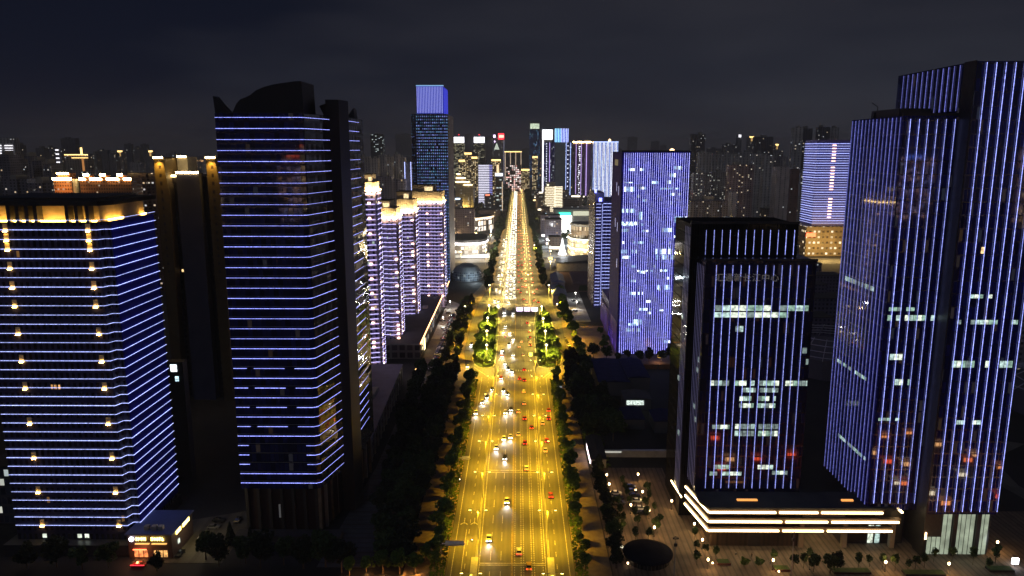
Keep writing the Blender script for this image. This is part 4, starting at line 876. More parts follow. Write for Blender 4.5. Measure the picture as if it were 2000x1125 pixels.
for (cx, Y, wd, h, s, lab) in FAR:
    mat = ST[base_of.get(s, s)]
    low = s in ('lowdk','lowwarm'); dp = 14+rf.random()*10 if not low else 40
    t = thing('apartment_block' if s in ('grey','grey2','dkres','beige','brown','litres','pink','pale','pale2','redbrown','dark2','faint') else ('low_hall' if low else 'city_tower'), lab, 'hall' if low else ('apartment block' if s in ('grey','grey2','dkres','beige','brown','litres','pink','redbrown','pale') else 'tower'), (cx, Y+dp/2, 0))
    x0, x1 = cx-wd/2, cx+wd/2
    m = MB()
    if s in ('grey','grey2','dkres','beige','litres','pink','dark2','brown') and wd > 10:   # stepped plan with projecting bays
        n = max(2, int(wd/8)); pts = []
        for k in range(n):
            a = x0+wd*k/n; b = x0+wd*(k+1)/n; e = 2.6 if k % 2 else 0
            pts += [(a, Y-e+1.3), (b, Y-e+1.3)]
        m.prism(pts+[(x1,Y+dp),(x0,Y+dp)], 0, h)
    else: m.box(x0,x1,Y,Y+dp,0,h)
    part('wall', m, mat, t)
    if s in ('grey','grey2','dkres','beige','dark2','litres','pink','dark','faint') and h > 60:
        q = rf.random()*.4; k = MB().box(x0+wd*(.15+q),x0+wd*(.4+q),Y+3,Y+dp-3,h,h+3+rf.random()*3); part('stair_house', k, M_conc if s != 'faint' else mat, t)
    y = Y-.8
    if s == 'slit':
        for k in range(4): part('light_bar', MB().box(x0+wd*.38,x0+wd*.88,y-.4,y,h-16-k*5,h-14.6-k*5), M_farw, t); part('light_bar', MB().box(x0,x0+wd*.2,y-.4,y,h-16-k*5,h-14.6-k*5), M_farw, t)
    if s == 'stack':
        for k in range(5): part('light_bar', MB().box(x0+wd*.15,x0+wd*.6,y-.4,y,h-4-k*8,h-2-k*8), M_farw, t)
    if s == 'gold':
        part('roof_light', MB().box(x0,x1,y-.4,y,h-1,h+.6), M_farg, t); part('roof_light', MB().box(x0+wd*.3,x1,y-.4,y,h-6,h-5), M_farg, t); part('lit_mast', MB().box(x1-wd*.3,x1-wd*.22,y-.4,y+.4,h,h+12), M_farg, t); part('lit_mast', MB().box(x1-wd*.28,x1-wd*.2,y-.4,y+.4,h-28,h-6), LED('far_orange_dim', (1,.4,.1), .5), t)
    if s in ('goldtop','goldspire'):
        part('crown_light', MB().box(x0+wd*.2,x1-wd*.2,y-.4,y+6,h-2,h+3), M_farg, t); part('crown_light', MB().box(x0+wd*.35,x1-wd*.35,y-.4,y,h-14,h-3), LED('far_gold_dim', (1,.6,.2), .7), t)
    if s == 'spire': part('tip_lamp', MB().box(cx-4,cx+5,y-.4,y+4,h-8,h+2), M_farw, t)
    if s in ('signtop','signtop2'):
        part('lit_crown', MB().box(x0+1,x1-1,y-1,y+8,h,h+20), LED('white_crown', (.95,.93,1), 2.6), t); part('red_beacon', MB().box(cx-2,cx+2,y,y+2,h+26,h+29), M_farr, t); part('mast', MB().rod((cx,Y+4,h+20),(cx,Y+4,h+27),.6), M_dark, t)
    if s == 'redtop':
        part('lit_crown', MB().box(cx-2,x1-1,y-1,y+8,h-4,h+17), M_farr, t); part('sign', MB().box(cx+1,x1-2,y-1.8,y-1.1,h+2,h+11), LED('salmon_sign', (1,.5,.35), 3), t); part('violet_lamp', MB().box(x0+1,x0+9,y-1,y+3,h+2,h+12), LED('violet_lamp', (.85,.6,1), 3.5), t)
        part('violet_lamp', MB().box(x0+4,x0+8,y-1,y+1,h-14,h-9), LED('violet_lamp', (.85,.6,1), 3.5), t); part('edge_light', MB().box(x1-2,x1-1,y-1,y,10,h-6), LED('edge_grey', (.6,.6,.8), .7), t)
    if s == 'cone': part('lit_cone', MB().lathe([(8,h),(5,h+7),(1,h+18)],(cx,Y+6),8), LED('pale_cone', (.75,.85,.7), .9), t)
    if s == 'bars':
        part('roof_light', MB().box(x0,x1,y-.4,y,h-2,h+1), M_farg, t)
        for k in range(4): part('light_strip', MB().box(x0+2+k*17.5,x0+3.6+k*17.5,y-.4,y,30,h), LED('far_cream_bar', (1,.75,.5), 1.0), t)
    if s == 'bluedark': part('lit_lantern', MB().box(x0+3,x1-3,y,y+10,h+3,h+20), lit_window('lantern_green', (.8,.95,.7), 1.0, .5, .2), t); part('lantern_roof', MB().box(x0+1,x1-1,y-1,y+12,h+20,h+26), M_conc, t)
    if s == 'signwhite': part('roof_sign', MB().box(x0,x1,y-.5,y,h-1,h+5), LED('sign_lilac', (.8,.85,1), 2), t); part('edge_light', MB().box(x1-1.6,x1-.4,y-.5,y,3,h-12), LED('far_cream_bar', (1,.75,.5), 1.0), t)
    if s == 'twostrip': part('light_strip', MB().box(x0,x0+.7,y-.5,y,20,h), M_ledA, t); part('light_strip', MB().box(x1-.7,x1,y-.5,y,20,h), M_ledA, t)
    if s == 'goldflood': part('cornice_light', MB().box(x0,x1,y-.5,y,h-3,h+1), M_farg, t); part('light_panel', MB().box(x0+wd*.55,x0+wd*.8,y-.5,y,8,h-12), LED('cream_panel', (1,.72,.4), 1.5), t)
    if s == 'warm': part('cap_light', MB().box(x0,x1,y-.5,y,h-5,h), M_farg, t)
MIDC = [('slate',(.13,.13,.16)),('brown',(.16,.12,.11)),('pale',(.26,.24,.24)),('plum',(.14,.11,.16)),('ochre',(.24,.18,.11))]
rm = random.Random(31); placed = []; nl = {}
MIDM = {c: [fac(f'mid_{c}_{q}', wcol, (.05,.05,.06), 3.4+q, 3.2, .5, .5, p=(.10,.22)[q], ca=(1,.68,.3), cb=(.85,.95,1), S=(2.0,1.6)[q], clus=.25) for q in (0,1)] for c, wcol in MIDC}
blocked = [(-1,1,0,1),(-140,-55,640,830),(-135,-90,1530,1570),(-105,-55,1800,1860),(-110,-30,920,1060),(-110,-30,1200,1300),(-80,-30,1380,1440),(-80,-30,740,800),(30,130,690,1000),(50,135,1180,1240),(45,95,1475,1515),(60,250,1850,1945),(345,430,880,1000),(40,125,470,690)]
cand = []
for _ in range(900):
    sd = rm.choice((-1,1)); Y = 620+rm.random()**.8*1850; X = sd*(50+rm.random()**(1.3 if _ % 3 else 3)*(.62*Y-60)); cand.append((X,Y))
for X, Y in cand:
    if len(placed) >= 190: break
    wd = rm.uniform(14,34); dp = rm.uniform(14,26)
    if Y < 900 and abs(X) < 150: continue
    if X > 0 and Y < 760 and X < 330: continue
    if any(a-wd/2 < X < b+wd/2 and c-dp < Y < d for a,b,c,d in blocked) or any(abs(X-a) < (wd+w2)/2+6 and abs(Y-b) < 34 for a,b,w2 in placed) or 1510 < Y+dp and Y < 1555 or 875 < Y+dp and Y < 935: continue
    hmax = min(75, (135-(.028*Y if abs(X) < 300 else .02*Y))*.75); h = rm.uniform(10, max(16,hmax)) if rm.random() < .6 else rm.uniform(8,18)
    placed.append((X,Y,wd))
for X, Y, wd in sorted(placed, key=lambda q: q[1]):
    sdn = 'left' if X < 0 else 'right'; c, _w = rm.choice(MIDC); nl[sdn,c] = nl.get((sdn,c),0)+1; dp = rm.uniform(14,26)
    hm_ = min(70, 135-.045*Y) if abs(X) < 300 else min(80, 135-.03*Y); h = max(9, hm_*rm.uniform(.15,.75))
    t = thing('midrise_block', f'{nth(nl[sdn,c])} {c} walled block {sdn} of the avenue, counted away from the viewpoint', 'building', (X,Y+dp/2,0), group='mid rise blocks along the avenue')
    part('wall', MB().box(X-wd/2,X+wd/2,Y,Y+dp,0,h), rm.choice(MIDM[c]), t); part('roof', MB().box(X-wd/2-.5,X+wd/2+.5,Y-.5,Y+dp+.5,h,h+.8), M_roof, t)
    if rm.random() < .6: part('roof_plant', MB().box(X-wd*.2,X+wd*.15,Y+dp*.3,Y+dp*.6,h+.8,h+3.6), M_conc, t)
    if rm.random() < .35: k_ = rm.randrange(4); part('roof_sign', MB().box(X-wd*.3,X+wd*.3,Y-1,Y-.7,h-1.5,h+1.4), LED('block_sign_%d'%k_, ((1,.7,.3),(1,.2,.1),(.6,.8,1),(1,.9,.7))[k_], 3), t)
    if rm.random() < .55: k_ = rm.randrange(3); part('shop_front', MB().box(X-wd*.45,X+wd*.45,Y-.5,Y-.2,.5,4), LED('shop_front_%d'%k_, ((1,.68,.3),(1,.85,.6),(1,.95,.9))[k_], 3), t)
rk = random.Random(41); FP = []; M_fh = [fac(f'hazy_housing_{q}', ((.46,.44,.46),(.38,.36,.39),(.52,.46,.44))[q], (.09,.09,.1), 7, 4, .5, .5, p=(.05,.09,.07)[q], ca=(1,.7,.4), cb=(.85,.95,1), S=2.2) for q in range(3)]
while len(FP) < 90:
    sg = rk.choice((-1,-1,1,1,1)); Y = rk.uniform(2000,4600); X = sg*rk.uniform(.09,.72)*Y
    if any(abs(X-a) < 42 and abs(Y-b) < 70 for a,b in FP): continue
    FP.append((X,Y))
cn_ = {}
for X, Y in sorted(FP, key=lambda q: q[0]/q[1]):
    sd_n = 'left' if X < 0 else 'right'; cn_[sd_n] = cn_.get(sd_n,0)+1; wd = rk.uniform(22,46); h = rk.uniform(60,125)
    t = thing('apartment_block', f'{nth(cn_[sd_n])} hazy slab from the left in the far housing belt {sd_n} of the avenue', 'apartment block', (X,Y+10,0), group='far housing belt')
    n = 3; pts = []
    for k in range(n): a = X-wd/2+wd*k/n; e = 3 if k % 2 else 0; pts += [(a,Y-e),(a+wd/n,Y-e)]
    part('wall', MB().prism(pts+[(X+wd/2,Y+20),(X-wd/2,Y+20)], 0, h), rk.choice(M_fh), t); part('stair_house', MB().box(X-wd*.15,X+wd*.12,Y+4,Y+14,h,h+5), M_conc, t)
# distant street lamps as points of light over the dark quarters: stuff, nobody could count them
sl = MB()
for _ in range(1900):
    Y = 900+rf.random()**.7*6200; X = rf.uniform(-.78,.78)*Y
    if -60 < X < 60 or (Y < 1100 and abs(X) < 150): continue
    z = 8+rf.random()*6; s_ = .5+Y*.00045*rf.random()*1.4; sl.box(X-.08,X+.08,Y,Y+.16,0,z); sl.box(X-s_,X+s_,Y,Y+s_,z,z+s_,1)
struct('distant_street_lights', sl, [M_dark, LED('distant_sodium', (1,.55,.2), 4)], 'stuff')
sl = MB()
for k in range(260):
    X = rf.choice((rf.uniform(-4600,-3300), rf.uniform(-3300,-2500), rf.uniform(1500,4300))); Y = 7600+rf.random()*780
    s_ = 3+rf.random()*5; z = hillz(X)*(Y-7500)/900+3; sl.box(X,X+s_*1.6,Y,Y+s_,z,z+s_*.8)
struct('horizon_lights', sl, LED('distant_sodium2', (1,.5,.18), 2.5), 'stuff')
# ------------------------------------------------------------------ mid distance places
t = thing('shopping_hall', 'dark curved roof hall with a blazing white rim left of the avenue', 'hall', (-70,990,0))
def arc_pts(cx, cy, r, a0, a1, n): return [(cx+r*math.cos(R(a0+(a1-a0)*k/n)), cy+r*math.sin(R(a0+(a1-a0)*k/n))) for k in range(n+1)]
pa_ = [(-92,965),(-70,958),(-52,963),(-44,975),(-41,995),(-46,1040),(-92,1040)]
part('wall', MB().prism(pa_, 0, 14), fac('hall_shops', (.3,.27,.24), (.2,.18,.15), 5, 5, .8, .7, p=.6, ca=(1,.85,.6), cb=(1,.95,.9), S=2.2), t)
part('roof', MB().prism([(a,b) for a,b in pa_], 14, 18), M_roof, t); part('rim_light', MB().ribbon(pa_[0:6], 12.6, 14.6, .3, .6), LED('rim_white', (1,.93,.95), 3, 'FRONT'), t)
lamp('plaza_floodlight','POINT',(10,-60,14),60000,(1,.93,.8),t,size=3); lamp('plaza_floodlight','POINT',(26,-45,12),40000,(1,.95,.85),t,size=3)
pav('shopping_plaza', [(-84,925),(-30,925),(-31,1005),(-42,960),(-84,955)], .15, noisy('pale_stone', (.4,.4,.38), (.5,.5,.48), .1, .7))
t = thing('shop_arcade', 'long curving arcade of brightly lit shopfronts on the street left of the avenue', 'shops', (-60,1240,0))
ap = [(-104,1215),(-85,1212),(-66,1222),(-50,1245),(-42,1265)]
part('wall', MB().prism(ap+[(-50,1290),(-104,1260)], 0, 22), fac('arcade_shops', (.4,.3,.22), (.3,.25,.2), 6, 9, .75, .8, p=.75, ca=(1,.7,.4), cb=(1,.95,.9), S=2.4), t)
part('cornice_light', MB().ribbon(ap, 21, 23, .3, .8), LED('cornice_cream', (1,.75,.45), 3), t); part('roof', MB().prism(ap+[(-50,1290),(-104,1260)], 22.1, 24), M_roof, t)
t = thing('low_brick_office', 'low dark brick office with rows of small windows beside the avenue trees', 'office block', (-50,1400,0))
part('wall', MB().box(-74,-34,1390,1430,0,22), fac('brick_office', (.14,.08,.06), (.05,.04,.03), 4, 4, .5, .5, p=.15, S=1.5), t); part('roof', MB().box(-75,-33,1389,1431,22,23), M_roof, t)
t = thing('glass_dome', 'large grey glass dome on the square beside the tall blue tower', 'dome', (-52,770,0))
part('shell', MB().lathe([(17,0),(16.8,4),(15,9),(11,13.5),(6,16.2),(.5,17)],(-54,772),24), fac('dome_glass', (.3,.34,.38), (.09,.11,.14), 2.2, 2.4, .85, .85, p=.12, ca=(.8,.9,1), cb=(.9,1,1), S=.7, grough=.1), t)
for k in range(8):
    a = k*math.pi/4+.2; part('rib', MB().rod((-54+17*math.cos(a),772+17*math.sin(a),0),(-54+11*math.cos(a),772+11*math.sin(a),13.6),.25).rod((-54+11*math.cos(a),772+11*math.sin(a),13.6),(-54,772,17.2),.25), M_white, t)
lamp('dome_light','POINT',(8,-24,6),9000,(.8,.95,1),t,size=1)
t = thing('screen_hall', 'big flat roofed hall with a huge white glowing screen and a turquoise sign', 'hall', (75,1205,0))
part('wall', MB().box(58,130,1190,1230,0,38), M_conc, t); part('roof', MB().box(57,131,1189,1231,38,40), M_conc, t)
part('screen', MB().box(57.5,86,1188,1188.8,2,30), LED('white_screen', (1,1,.93), 2.2), t); part('turquoise_sign', MB().box(65,84,1187,1187.8,30.5,35), LED('turquoise', (.05,.85,.6), 2.2), t)
part('lit_parapet', MB().box(88,130,1187.6,1188.6,30,37), LED('cream_parapet', (1,1,.7), .7), t)
t = thing('round_mall', 'round fronted mall with stacked gold lit floors right of the avenue', 'mall', (90,950,0))
mp_ = [(66,965),(67,945),(73,932),(83,925),(96,922),(110,925)]
for z0,z1,c in ((0,12,None),(12,24,None)):
    part('wall', MB().prism(mp_+[(110,985),(66,985)], z0, z1-1.5), fac('mall_lit', (.4,.33,.2), (.5,.4,.2), 4, 6, .9, .75, p=.85, ca=(1,.72,.25), cb=(1,.85,.5), S=1.4), t)
    part('light_band', MB().ribbon(mp_, z1-2.2, z1-.4, .3, .9), LED('mall_cream', (1,.9,.65), 2.6, 'FRONT'), t)
part('drum', MB().prism(arc_pts(92,958,24,0,360,24)[:-1], 24, 38), fac('drum_wall', (.3,.22,.14), (.1,.07,.04), 3.4, 30, .5, .8, p=.6, ca=(1,.8,.5), cb=(1,.85,.6), S=1.0), t)
part('drum_rim', MB().prism(arc_pts(92,958,25,0,360,24)[:-1], 38, 41), M_conc, t)
lamp('plaza_floodlight','POINT',(-36,-40,16),50000,(.95,.97,1),t,size=3); lamp('plaza_floodlight','POINT',(-10,-62,10),40000,(1,.8,.4),t,size=2)
pav('mall_plaza', [(30,930),(110,930),(110,922),(66,922),(66,1000),(30,1000)], .16, noisy('pale_stone_b', (.4,.42,.42), (.52,.54,.54), .1, .7))
pav('street_paving', [(-118,1062),(-30,1062),(-30,1205),(-118,1205)], .14, noisy('warm_paving', (.16,.14,.12), (.3,.27,.22), .06, .8))
pav('street_paving', [(28,1010),(125,1010),(125,1180),(28,1180)], .14, noisy('cool_paving', (.14,.15,.16), (.26,.28,.28), .06, .8))
SP = [(-40,1080,1),(-62,1100,1),(-95,1085,1),(-42,1150,0),(-75,1160,1),(-105,1180,0),(-40,910,1),(-70,900,1),(-110,900,1),(-150,900,1),(40,1030,0),(70,1050,0),(105,1040,0),(45,1110,0),(90,1130,0),(36,1170,1),(40,905,1),(66,900,1),(110,910,1),(150,905,1),(-45,1330,1),(45,1330,1),(48,1420,1),(-100,1330,0),(110,1290,0),(36,820,1),(-38,860,1),(-120,1470,1),(120,1420,0),(-60,1540,1),(60,1535,1),(100,1560,1),(-120,1620,0),(-50,1700,1),(52,1720,1)]  # lamps added to lift the dark ground beside the far avenue
for k,(x,y,wm) in enumerate(SP):
    t = thing('area_fill_lamp', f'{nth(k+1)} area lamp added to brighten the shops flanking the far avenue', 'street lamp', (x,y,.1), group='added area lamps by the far avenue'); part('pole', MB().rod((x,y,.1),(x,y,11),.14), M_white, t)
    part('lamp_head', MB().lathe([(.3,11),(1.0,11.3),(1.0,11.8),(.2,12.1)],(x,y),8), LED('area_fill_warm', (1,.7,.3), 9) if wm else LED('area_fill_cool', (.9,.96,1), 9), t)
    lamp('lamp_light','POINT',(0,-1.6,10),16000,(1,.66,.24) if wm else (.9,.96,1),t,size=.6)
t = thing('light_tree', 'tall white cone of light standing on the mall plaza', 'light sculpture', (57,950,0))
part('cone', MB().lathe([(6,0),(4,5),(2.4,12),(.4,22)],(57,950),10), LED('white_cone', (.95,.93,1), 3), t); part('base', MB().lathe([(9,.16),(9,.8)],(57,950),16), M_conc, t)
for k,(x,y,c) in enumerate(((78,905,(1,.6,.2)),(88,903,(1,.35,.25)),(98,906,(1,.9,.8)),(40,915,(1,.7,.2)),(48,905,(1,.75,.3)))):
    t = thing('street_stall', f'{("amber","salmon","white","gold","yellow")[k]} glowing stall in the lit side street by the round mall', 'stall', (x,y,0))
    part('body', MB().box(x-2.6,x+2.6,y-1.5,y+1.5,0,2.6), LED('stall_glow_%d'%k, c, 2.4), t); part('roof', MB().prism([(x-3,y-2),(x+3,y-2),(x+3,y+2),(x-3,y+2)],2.6,3), M_conc, t)
t = thing('long_dark_hall', 'long low slate roofed hall below the lit side street', 'hall', (66,840,0))
part('wall', MB().box(44,120,822,866,0,9), M_conc, t); part('roof', MB().slab([(43,9),(81,13),(121,9)], 'y', 821, 867), noisy('slate_blue_roof', (.06,.08,.11), (.09,.11,.15), .1, .6), t)
sf = MB().face([(46,700,.03),(130,700,.03),(130,815,.03),(46,815,.03)]); struct('sports_field', sf, noisy('reddish_running_track', (.16,.09,.09), (.2,.12,.12), .05, .9))
struct('sports_pitch', MB().prism([(58,705),(100,705),(100,735),(62,735)], .03, .1), M_grass)
for k in range(6):
    t = thing('grandstand_tier' if 0 else 'grandstand', f'{nth(k+1)} long reddish stand from the avenue end of the sports field', 'grandstand', (92,745+k*11,0), group='stands by the sports field')
    part('steps', MB().slab([(742+k*11,.03),(750+k*11,.03),(750+k*11,3),(746+k*11,1.6)], 'x', 56, 128), noisy('stand_seats', (.2,.13,.14), (.28,.2,.2), .3, .8), t); part('rail', MB().box(56,128,741.6,741.8,1.0,1.2), M_white, t)
for k,(y0,y1,h) in enumerate(((640,690,11),(690,722,14),(722,748,12))):
    t = thing('blue_roofed_shed', f'{("nearest","middle","farthest")[k]} of three joined sheds with blue pitched roofs beside the right sidewalk', 'shed', (37.5,(y0+y1)/2,0), group='blue roofed sheds')
    x0 = 31+k; part('wall', MB().box(x0,x0+12,y0,y1,.1,h-3), noisy('mauve_render', (.24,.2,.24), (.3,.26,.3), .2, .7), t)
    part('roof', MB().slab([(x0-.6,h-3),(x0+6,h),(x0+12.6,h-3)], 'y', y0+.3, y1-.3), noisy('blue_steel_roof', (.08,.1,.24), (.11,.14,.3), .3, .5), t)
# dark low roofs right of the verge, near
for k,(x0,x1,y0,y1,h,blue,lab) in enumerate(((45,62,395,440,9,1,'low shed with bluish ribbed roof behind the dark park trees'),(62,74,400,438,10,1,'second low shed with bluish roof, nearer the broad blue tower'),(52,62,345,362,6,1,'small dark hut with a deep blue roof in the unlit yard'),(66,78,340,356,7,1,'dark hut with a deep blue roof nearest the stepped tower'),(56,70,372,386,7,0,'dark hut with white cluttered lights in the unlit yard'),(31.5,38,300,326,5,0,'small cream walled shop beside the right sidewalk with white sign'))):
    t = thing('low_shed', lab, 'shed', ((x0+x1)/2,(y0+y1)/2,0))
    part('wall', MB().box(x0,x1,y0,y1,0,h-1), M_conc if k == 5 else pr('dim_shed_wall', (.08,.08,.09), .7), t)
    part('roof', MB().slab([(x0-.4,h-1),((x0+x1)/2,h),(x1+.4,h-1)], 'y', y0-.4, y1+.4), noisy('deep_blue_roof', (.010,.013,.06), (.018,.022,.09), .3, .95, spec=.05) if blue else M_roof, t)
    if k == 4: part('window', MB().box(57,66,371.6,371.9,3,5.4), lit_window('cluttered_lights', (.85,1,.9), .9, 1, 1.6), t)
    if k == 5: part('light_sign', MB().box(31.1,31.5,301,318,1.5,4), LED('pinkish_sign', (1,.75,.8), 3.5, 'FRONT'), t)
t = thing('forecourt_wall', 'long low pale wall along the far side of the plaza car park', 'wall', (48,312,0)); part('body', MB().box(31.5,72,311,312,.14,3.2), M_conc, t); part('coping', MB().box(31.3,72.2,310.8,312.2,3.2,3.4), M_white, t); part('lit_panel', MB().box(38,46,310.6,310.8,2.4,3.1), LED('pale_wall_light', (.9,.9,.8), .5), t)
t = thing('brown_screen_fence', 'reddish brown screen fence before the broad blue tower garden', 'fence', (88,458,0)); part('panel', MB().box(66,140,446,446.3,0,3), noisy('rust_panel', (.2,.08,.04), (.26,.12,.06), .3, .7), t)
for k in range(8): part('post', MB().box(66+k*10.5,66.4+k*10.5,445.7,446,0,3.3), M_dark, t)
lamp('garden_lamp','POINT',(2,3,3),2600,(1,.4,.15),t,size=.5); lamp('garden_lamp','POINT',(24,14,3),3000,(1,.75,.3),t,size=.5)
# stadium trusses between and beyond the great tower
for nm,(cx,cy,r,lab) in (('truss_roof',(196,452,34,'white latticed stadium roof arcs seen between the stepped tower and the great tower')),('truss_roof',(300,372,42,'white latticed stadium roof at the frame edge behind the great tower'))):
    t = thing(nm, lab, 'stadium roof', (cx,cy,0)); part('stand', MB().prism([(cx+r*.95*math.cos(R(a)),cy+r*.95*math.sin(R(a))) for a in range(0,360,20)], 0, 12), pr('stadium_concrete', (.09,.09,.13), .7), t)
    for j in range(4):
        m = MB()
        rr = r*(1-.12*j)
        for k in range(18): a, b = R(k*20), R(k*20+20); m.rod((cx+rr*math.cos(a),cy+rr*math.sin(a),14+j*2.6),(cx+rr*math.cos(b),cy+rr*math.sin(b),14+j*2.6),.28,n=4)
        part('ring_truss', m, pr('truss_white', (.5,.5,.6), .5), t)
    for k in range(18): a = R(k*20); part('rafter', MB().rod((cx+r*math.cos(a),cy+r*math.sin(a),12),(cx+r*.62*math.cos(a),cy+r*.62*math.sin(a),22.5),.28,n=4), pr('truss_white', (.5,.5,.6), .5), t)
for k,(x,y,wd,h) in enumerate(((212,520,26,16),(236,560,30,22),(196,505,16,24),(250,640,40,18),(285,700,50,16),(300,800,60,12))):
    t = thing('unlit_block', f'{nth(k+1)} unlit low block behind the gap right of the stepped tower', 'building', (x,y,0)); part('wall', MB().box(x-wd/2,x+wd/2,y,y+20,0,h), fac('unlit_blue_wall', (.09,.08,.15), (.03,.03,.06), 3, 3.2, .5, .5, p=.01, S=1), t); part('roof', MB().box(x-wd/2-.4,x+wd/2+.4,y-.4,y+20.4,h,h+.6), M_roof, t)
# low buildings at the lower frame edge, left
t = thing('corner_restaurant', 'two storey restaurant with glowing yellow sign letters and red lit ground floor', 'restaurant', (-123,233,0))
part('wall', MB().box(-130.2,-115.5,227,243,0,8.6), pr('brown_panel_wall', (.07,.045,.04), .6), t); part('roof', MB().box(-130.8,-114.9,226.4,243.4,8.6,9.0), noisy('navy_roof', (.06,.08,.2), (.09,.11,.26), .2, .5), t)
for x in (-125.5,-123,-120.8): part('roof_plant', MB().box(x,x+1.5,229,230.6,9,10.4), M_conc, t)
def letters(par, x, z, n, cw, ch, y, mat, seed):
    r = random.Random(seed)
    for k in range(n):
        m = MB(); a = x+k*cw*1.18
        for _ in range(3): q = z+r.random()*ch*.85; m.box(a,a+cw,y-.15,y,q,q+ch*.16)
        for _ in range(2): q = a+r.random()*cw*.8; m.box(q,q+cw*.2,y-.16,y-.01,z,z+ch)
        part('sign_letter', m, mat, par)
M_ysign = LED('yellow_sign_letter', (1,.75,.15), 8, 'FRONT')
part('round_logo', MB().rod((-128.6,226.3,7.2),(-128.6,226.6,7.2),.8,n=16), LED('lilac_logo', (.9,.85,1), 7, 'FRONT'), t)
letters(t, -127.3, 6.6, 4, .75, 1.2, 226.7, M_ysign, 1); letters(t, -122.2, 6.6, 5, .75, 1.2, 226.7, M_ysign, 2)
part('awning', MB().box(-127.5,-122.8,226.2,226.8,5.4,5.7), LED('awning_ochre', (1,.5,.12), 1.2), t); part('awning', MB().box(-122,-117,226.2,226.8,5.4,5.7), LED('awning_ochre', (1,.5,.12), 1.2), t)
part('side_sign', MB().box(-115.3,-115.1,230,233.4,7,8.2), M_ysign, t); part('side_sign', MB().box(-115.3,-115.1,235,240,7,8.2), M_ysign, t)
part('red_light_line', MB().box(-128.5,-124,226.5,226.8,3.2,3.45), LED('red_tube', (1,.12,.04), 6, 'FRONT'), t)
for x in (-128.2,-126.6,-125.0,-121.6,-120,-118.4): part('window', MB().box(x,x+1.2,226.75,226.95,.6,2.9), lit_window('restaurant_red', (1,.28,.08), 1.2) if x < -124 else lit_window('restaurant_amber', (1,.5,.15), 1.2), t)
part('side_window', MB().box(-115.4,-115.2,231,232.2,3,4.6), W_cool[1], t)
lamp('ground_lamp','POINT',(-3,-9,2.6),700,(1,.3,.1),t,size=.3)
t = thing('car_', 'red car parked with lit tail in front of the red lit restaurant', 'car', (-124.5,222,0)); t.name = 'parked_car'
part('body', MB().slab([(-2.2,.35),(-2.2,.85),(-1.5,1.0),(-.9,1.45),(.8,1.45),(1.5,.95),(2.2,.85),(2.2,.35)], 'y', 221.1, 222.9), pr('red_car_paint', (.3,.02,.02), .3), t, world=False); t.children[0].location = (0,-222,0)
t.children[0].data.transform(__import__('mathutils').Matrix.Identity(4))
part('brake_lights', MB().box(-126.8,-122.2,220.9,221.05,.95,1.1), M_farr, t)
t = thing('glass_office', 'low glass office with white lit floors at the frame edge beside the striped tower', 'office block', (-182,262,0))
part('wall', MB().box(-192,-172.5,250,275,0,22), fac('edge_office', (.05,.06,.08), (.05,.06,.09), 2, 3.6, .8, .7, p=.16, ca=(1,.9,.6), cb=(.8,.95,1), S=1.3, clus=.3), t); part('roof', MB().box(-192.4,-172.2,249.6,275.4,22,22.6), M_roof, t)
t = thing('gate_hut', 'small hut with a bright white lamp behind the striped tower', 'hut', (-139,290,0)); part('body', MB().box(-144,-136,289,293,0,50), pr('dark_pier', (.03,.03,.035), .6), t); part('lit_window', MB().box(-141,-138.4,288.8,289,46,49), W_blue[1], t); part('lit_window', MB().box(-139.4,-138,288.8,289,42,44), W_blue[0], t)
t = thing('barrier_lamp', 'small slanted white lamp beside the dark car park behind the office tower', 'lamp', (-102,262,0)); part('pole', MB().rod((-102,262,0),(-102,262,4),.08), M_dark, t); part('lamp_head', MB().rod((-102.6,262,3.6),(-101.4,262,4.8),.22), LED('white_tube', (1,.85,.6), 6), t)
pav('car_park', [(-128,224),(-98,224),(-98,262),(-128,250)], .1, striped('dim_bays', (.09,.08,.06), (.12,.11,.08), 5.2, 0))
lamp('car_park_fill_light','POINT',(-110,234,9),1300,(1,.8,.5),None,size=.3)  # added fill without a lamp body, brings up the dark car park
# round pavilion on the plaza
t = thing('round_pavilion', 'dark round flat domed pavilion at the bottom edge of the plaza', 'pavilion', (43.5,228,0))
part('wall', MB().lathe([(7.4,0),(7.4,2.2)],(43.5,228),40), fac('pavilion_glass', (.05,.045,.04), (.02,.02,.02), 1.2, 3, .8, .9), t)
part('roof', MB().lathe([(8.2,2.2),(8.3,2.6),(7.6,3.0),(5.5,3.5),(3,3.8),(.4,3.9)],(43.5,228),48), noisy('pavilion_roof', (.008,.008,.014), (.014,.014,.024), .3, .95, spec=.05), t)
part('bulkhead_light', MB().box(36,36.5,223.4,223.8,.8,1.3), LED('lantern_glow2', (1,.7,.4), 8, 'FRONT'), t)
for k in range(4):
    t = thing('ground_light_line', f'{nth(k+1)} thin white light line set in the paving, counted from the sidewalk side'.replace('light line set','light line'), 'light strip', (38,233,0), group='light lines in the plaza')
    y = 239.5-k*.95; part('tube', MB().prism([(33.0+k*.3,y),(33.0+k*.3,y+.12),(40.6,y-9.0+.12+k*.6),(40.6,y-9+k*.6)], .14, .24), LED('paving_tube', (1,.92,.7), 1.6, 'NONE'), t); part('housing', MB().prism([(32.8+k*.3,y-.05),(32.8+k*.3,y+.17),(40.8,y-9.0+.17+k*.6),(40.8,y-9.05+k*.6)], .12, .17), M_dark, t)
for k,(x,y) in enumerate(((74.5,224),(79.2,224))):
    t = thing('round_shrub', f'dark clipped round shrub, {("left","right")[k]} one of the pair on the plaza', 'shrub', (x,y,.14), group='clipped shrubs on the plaza')
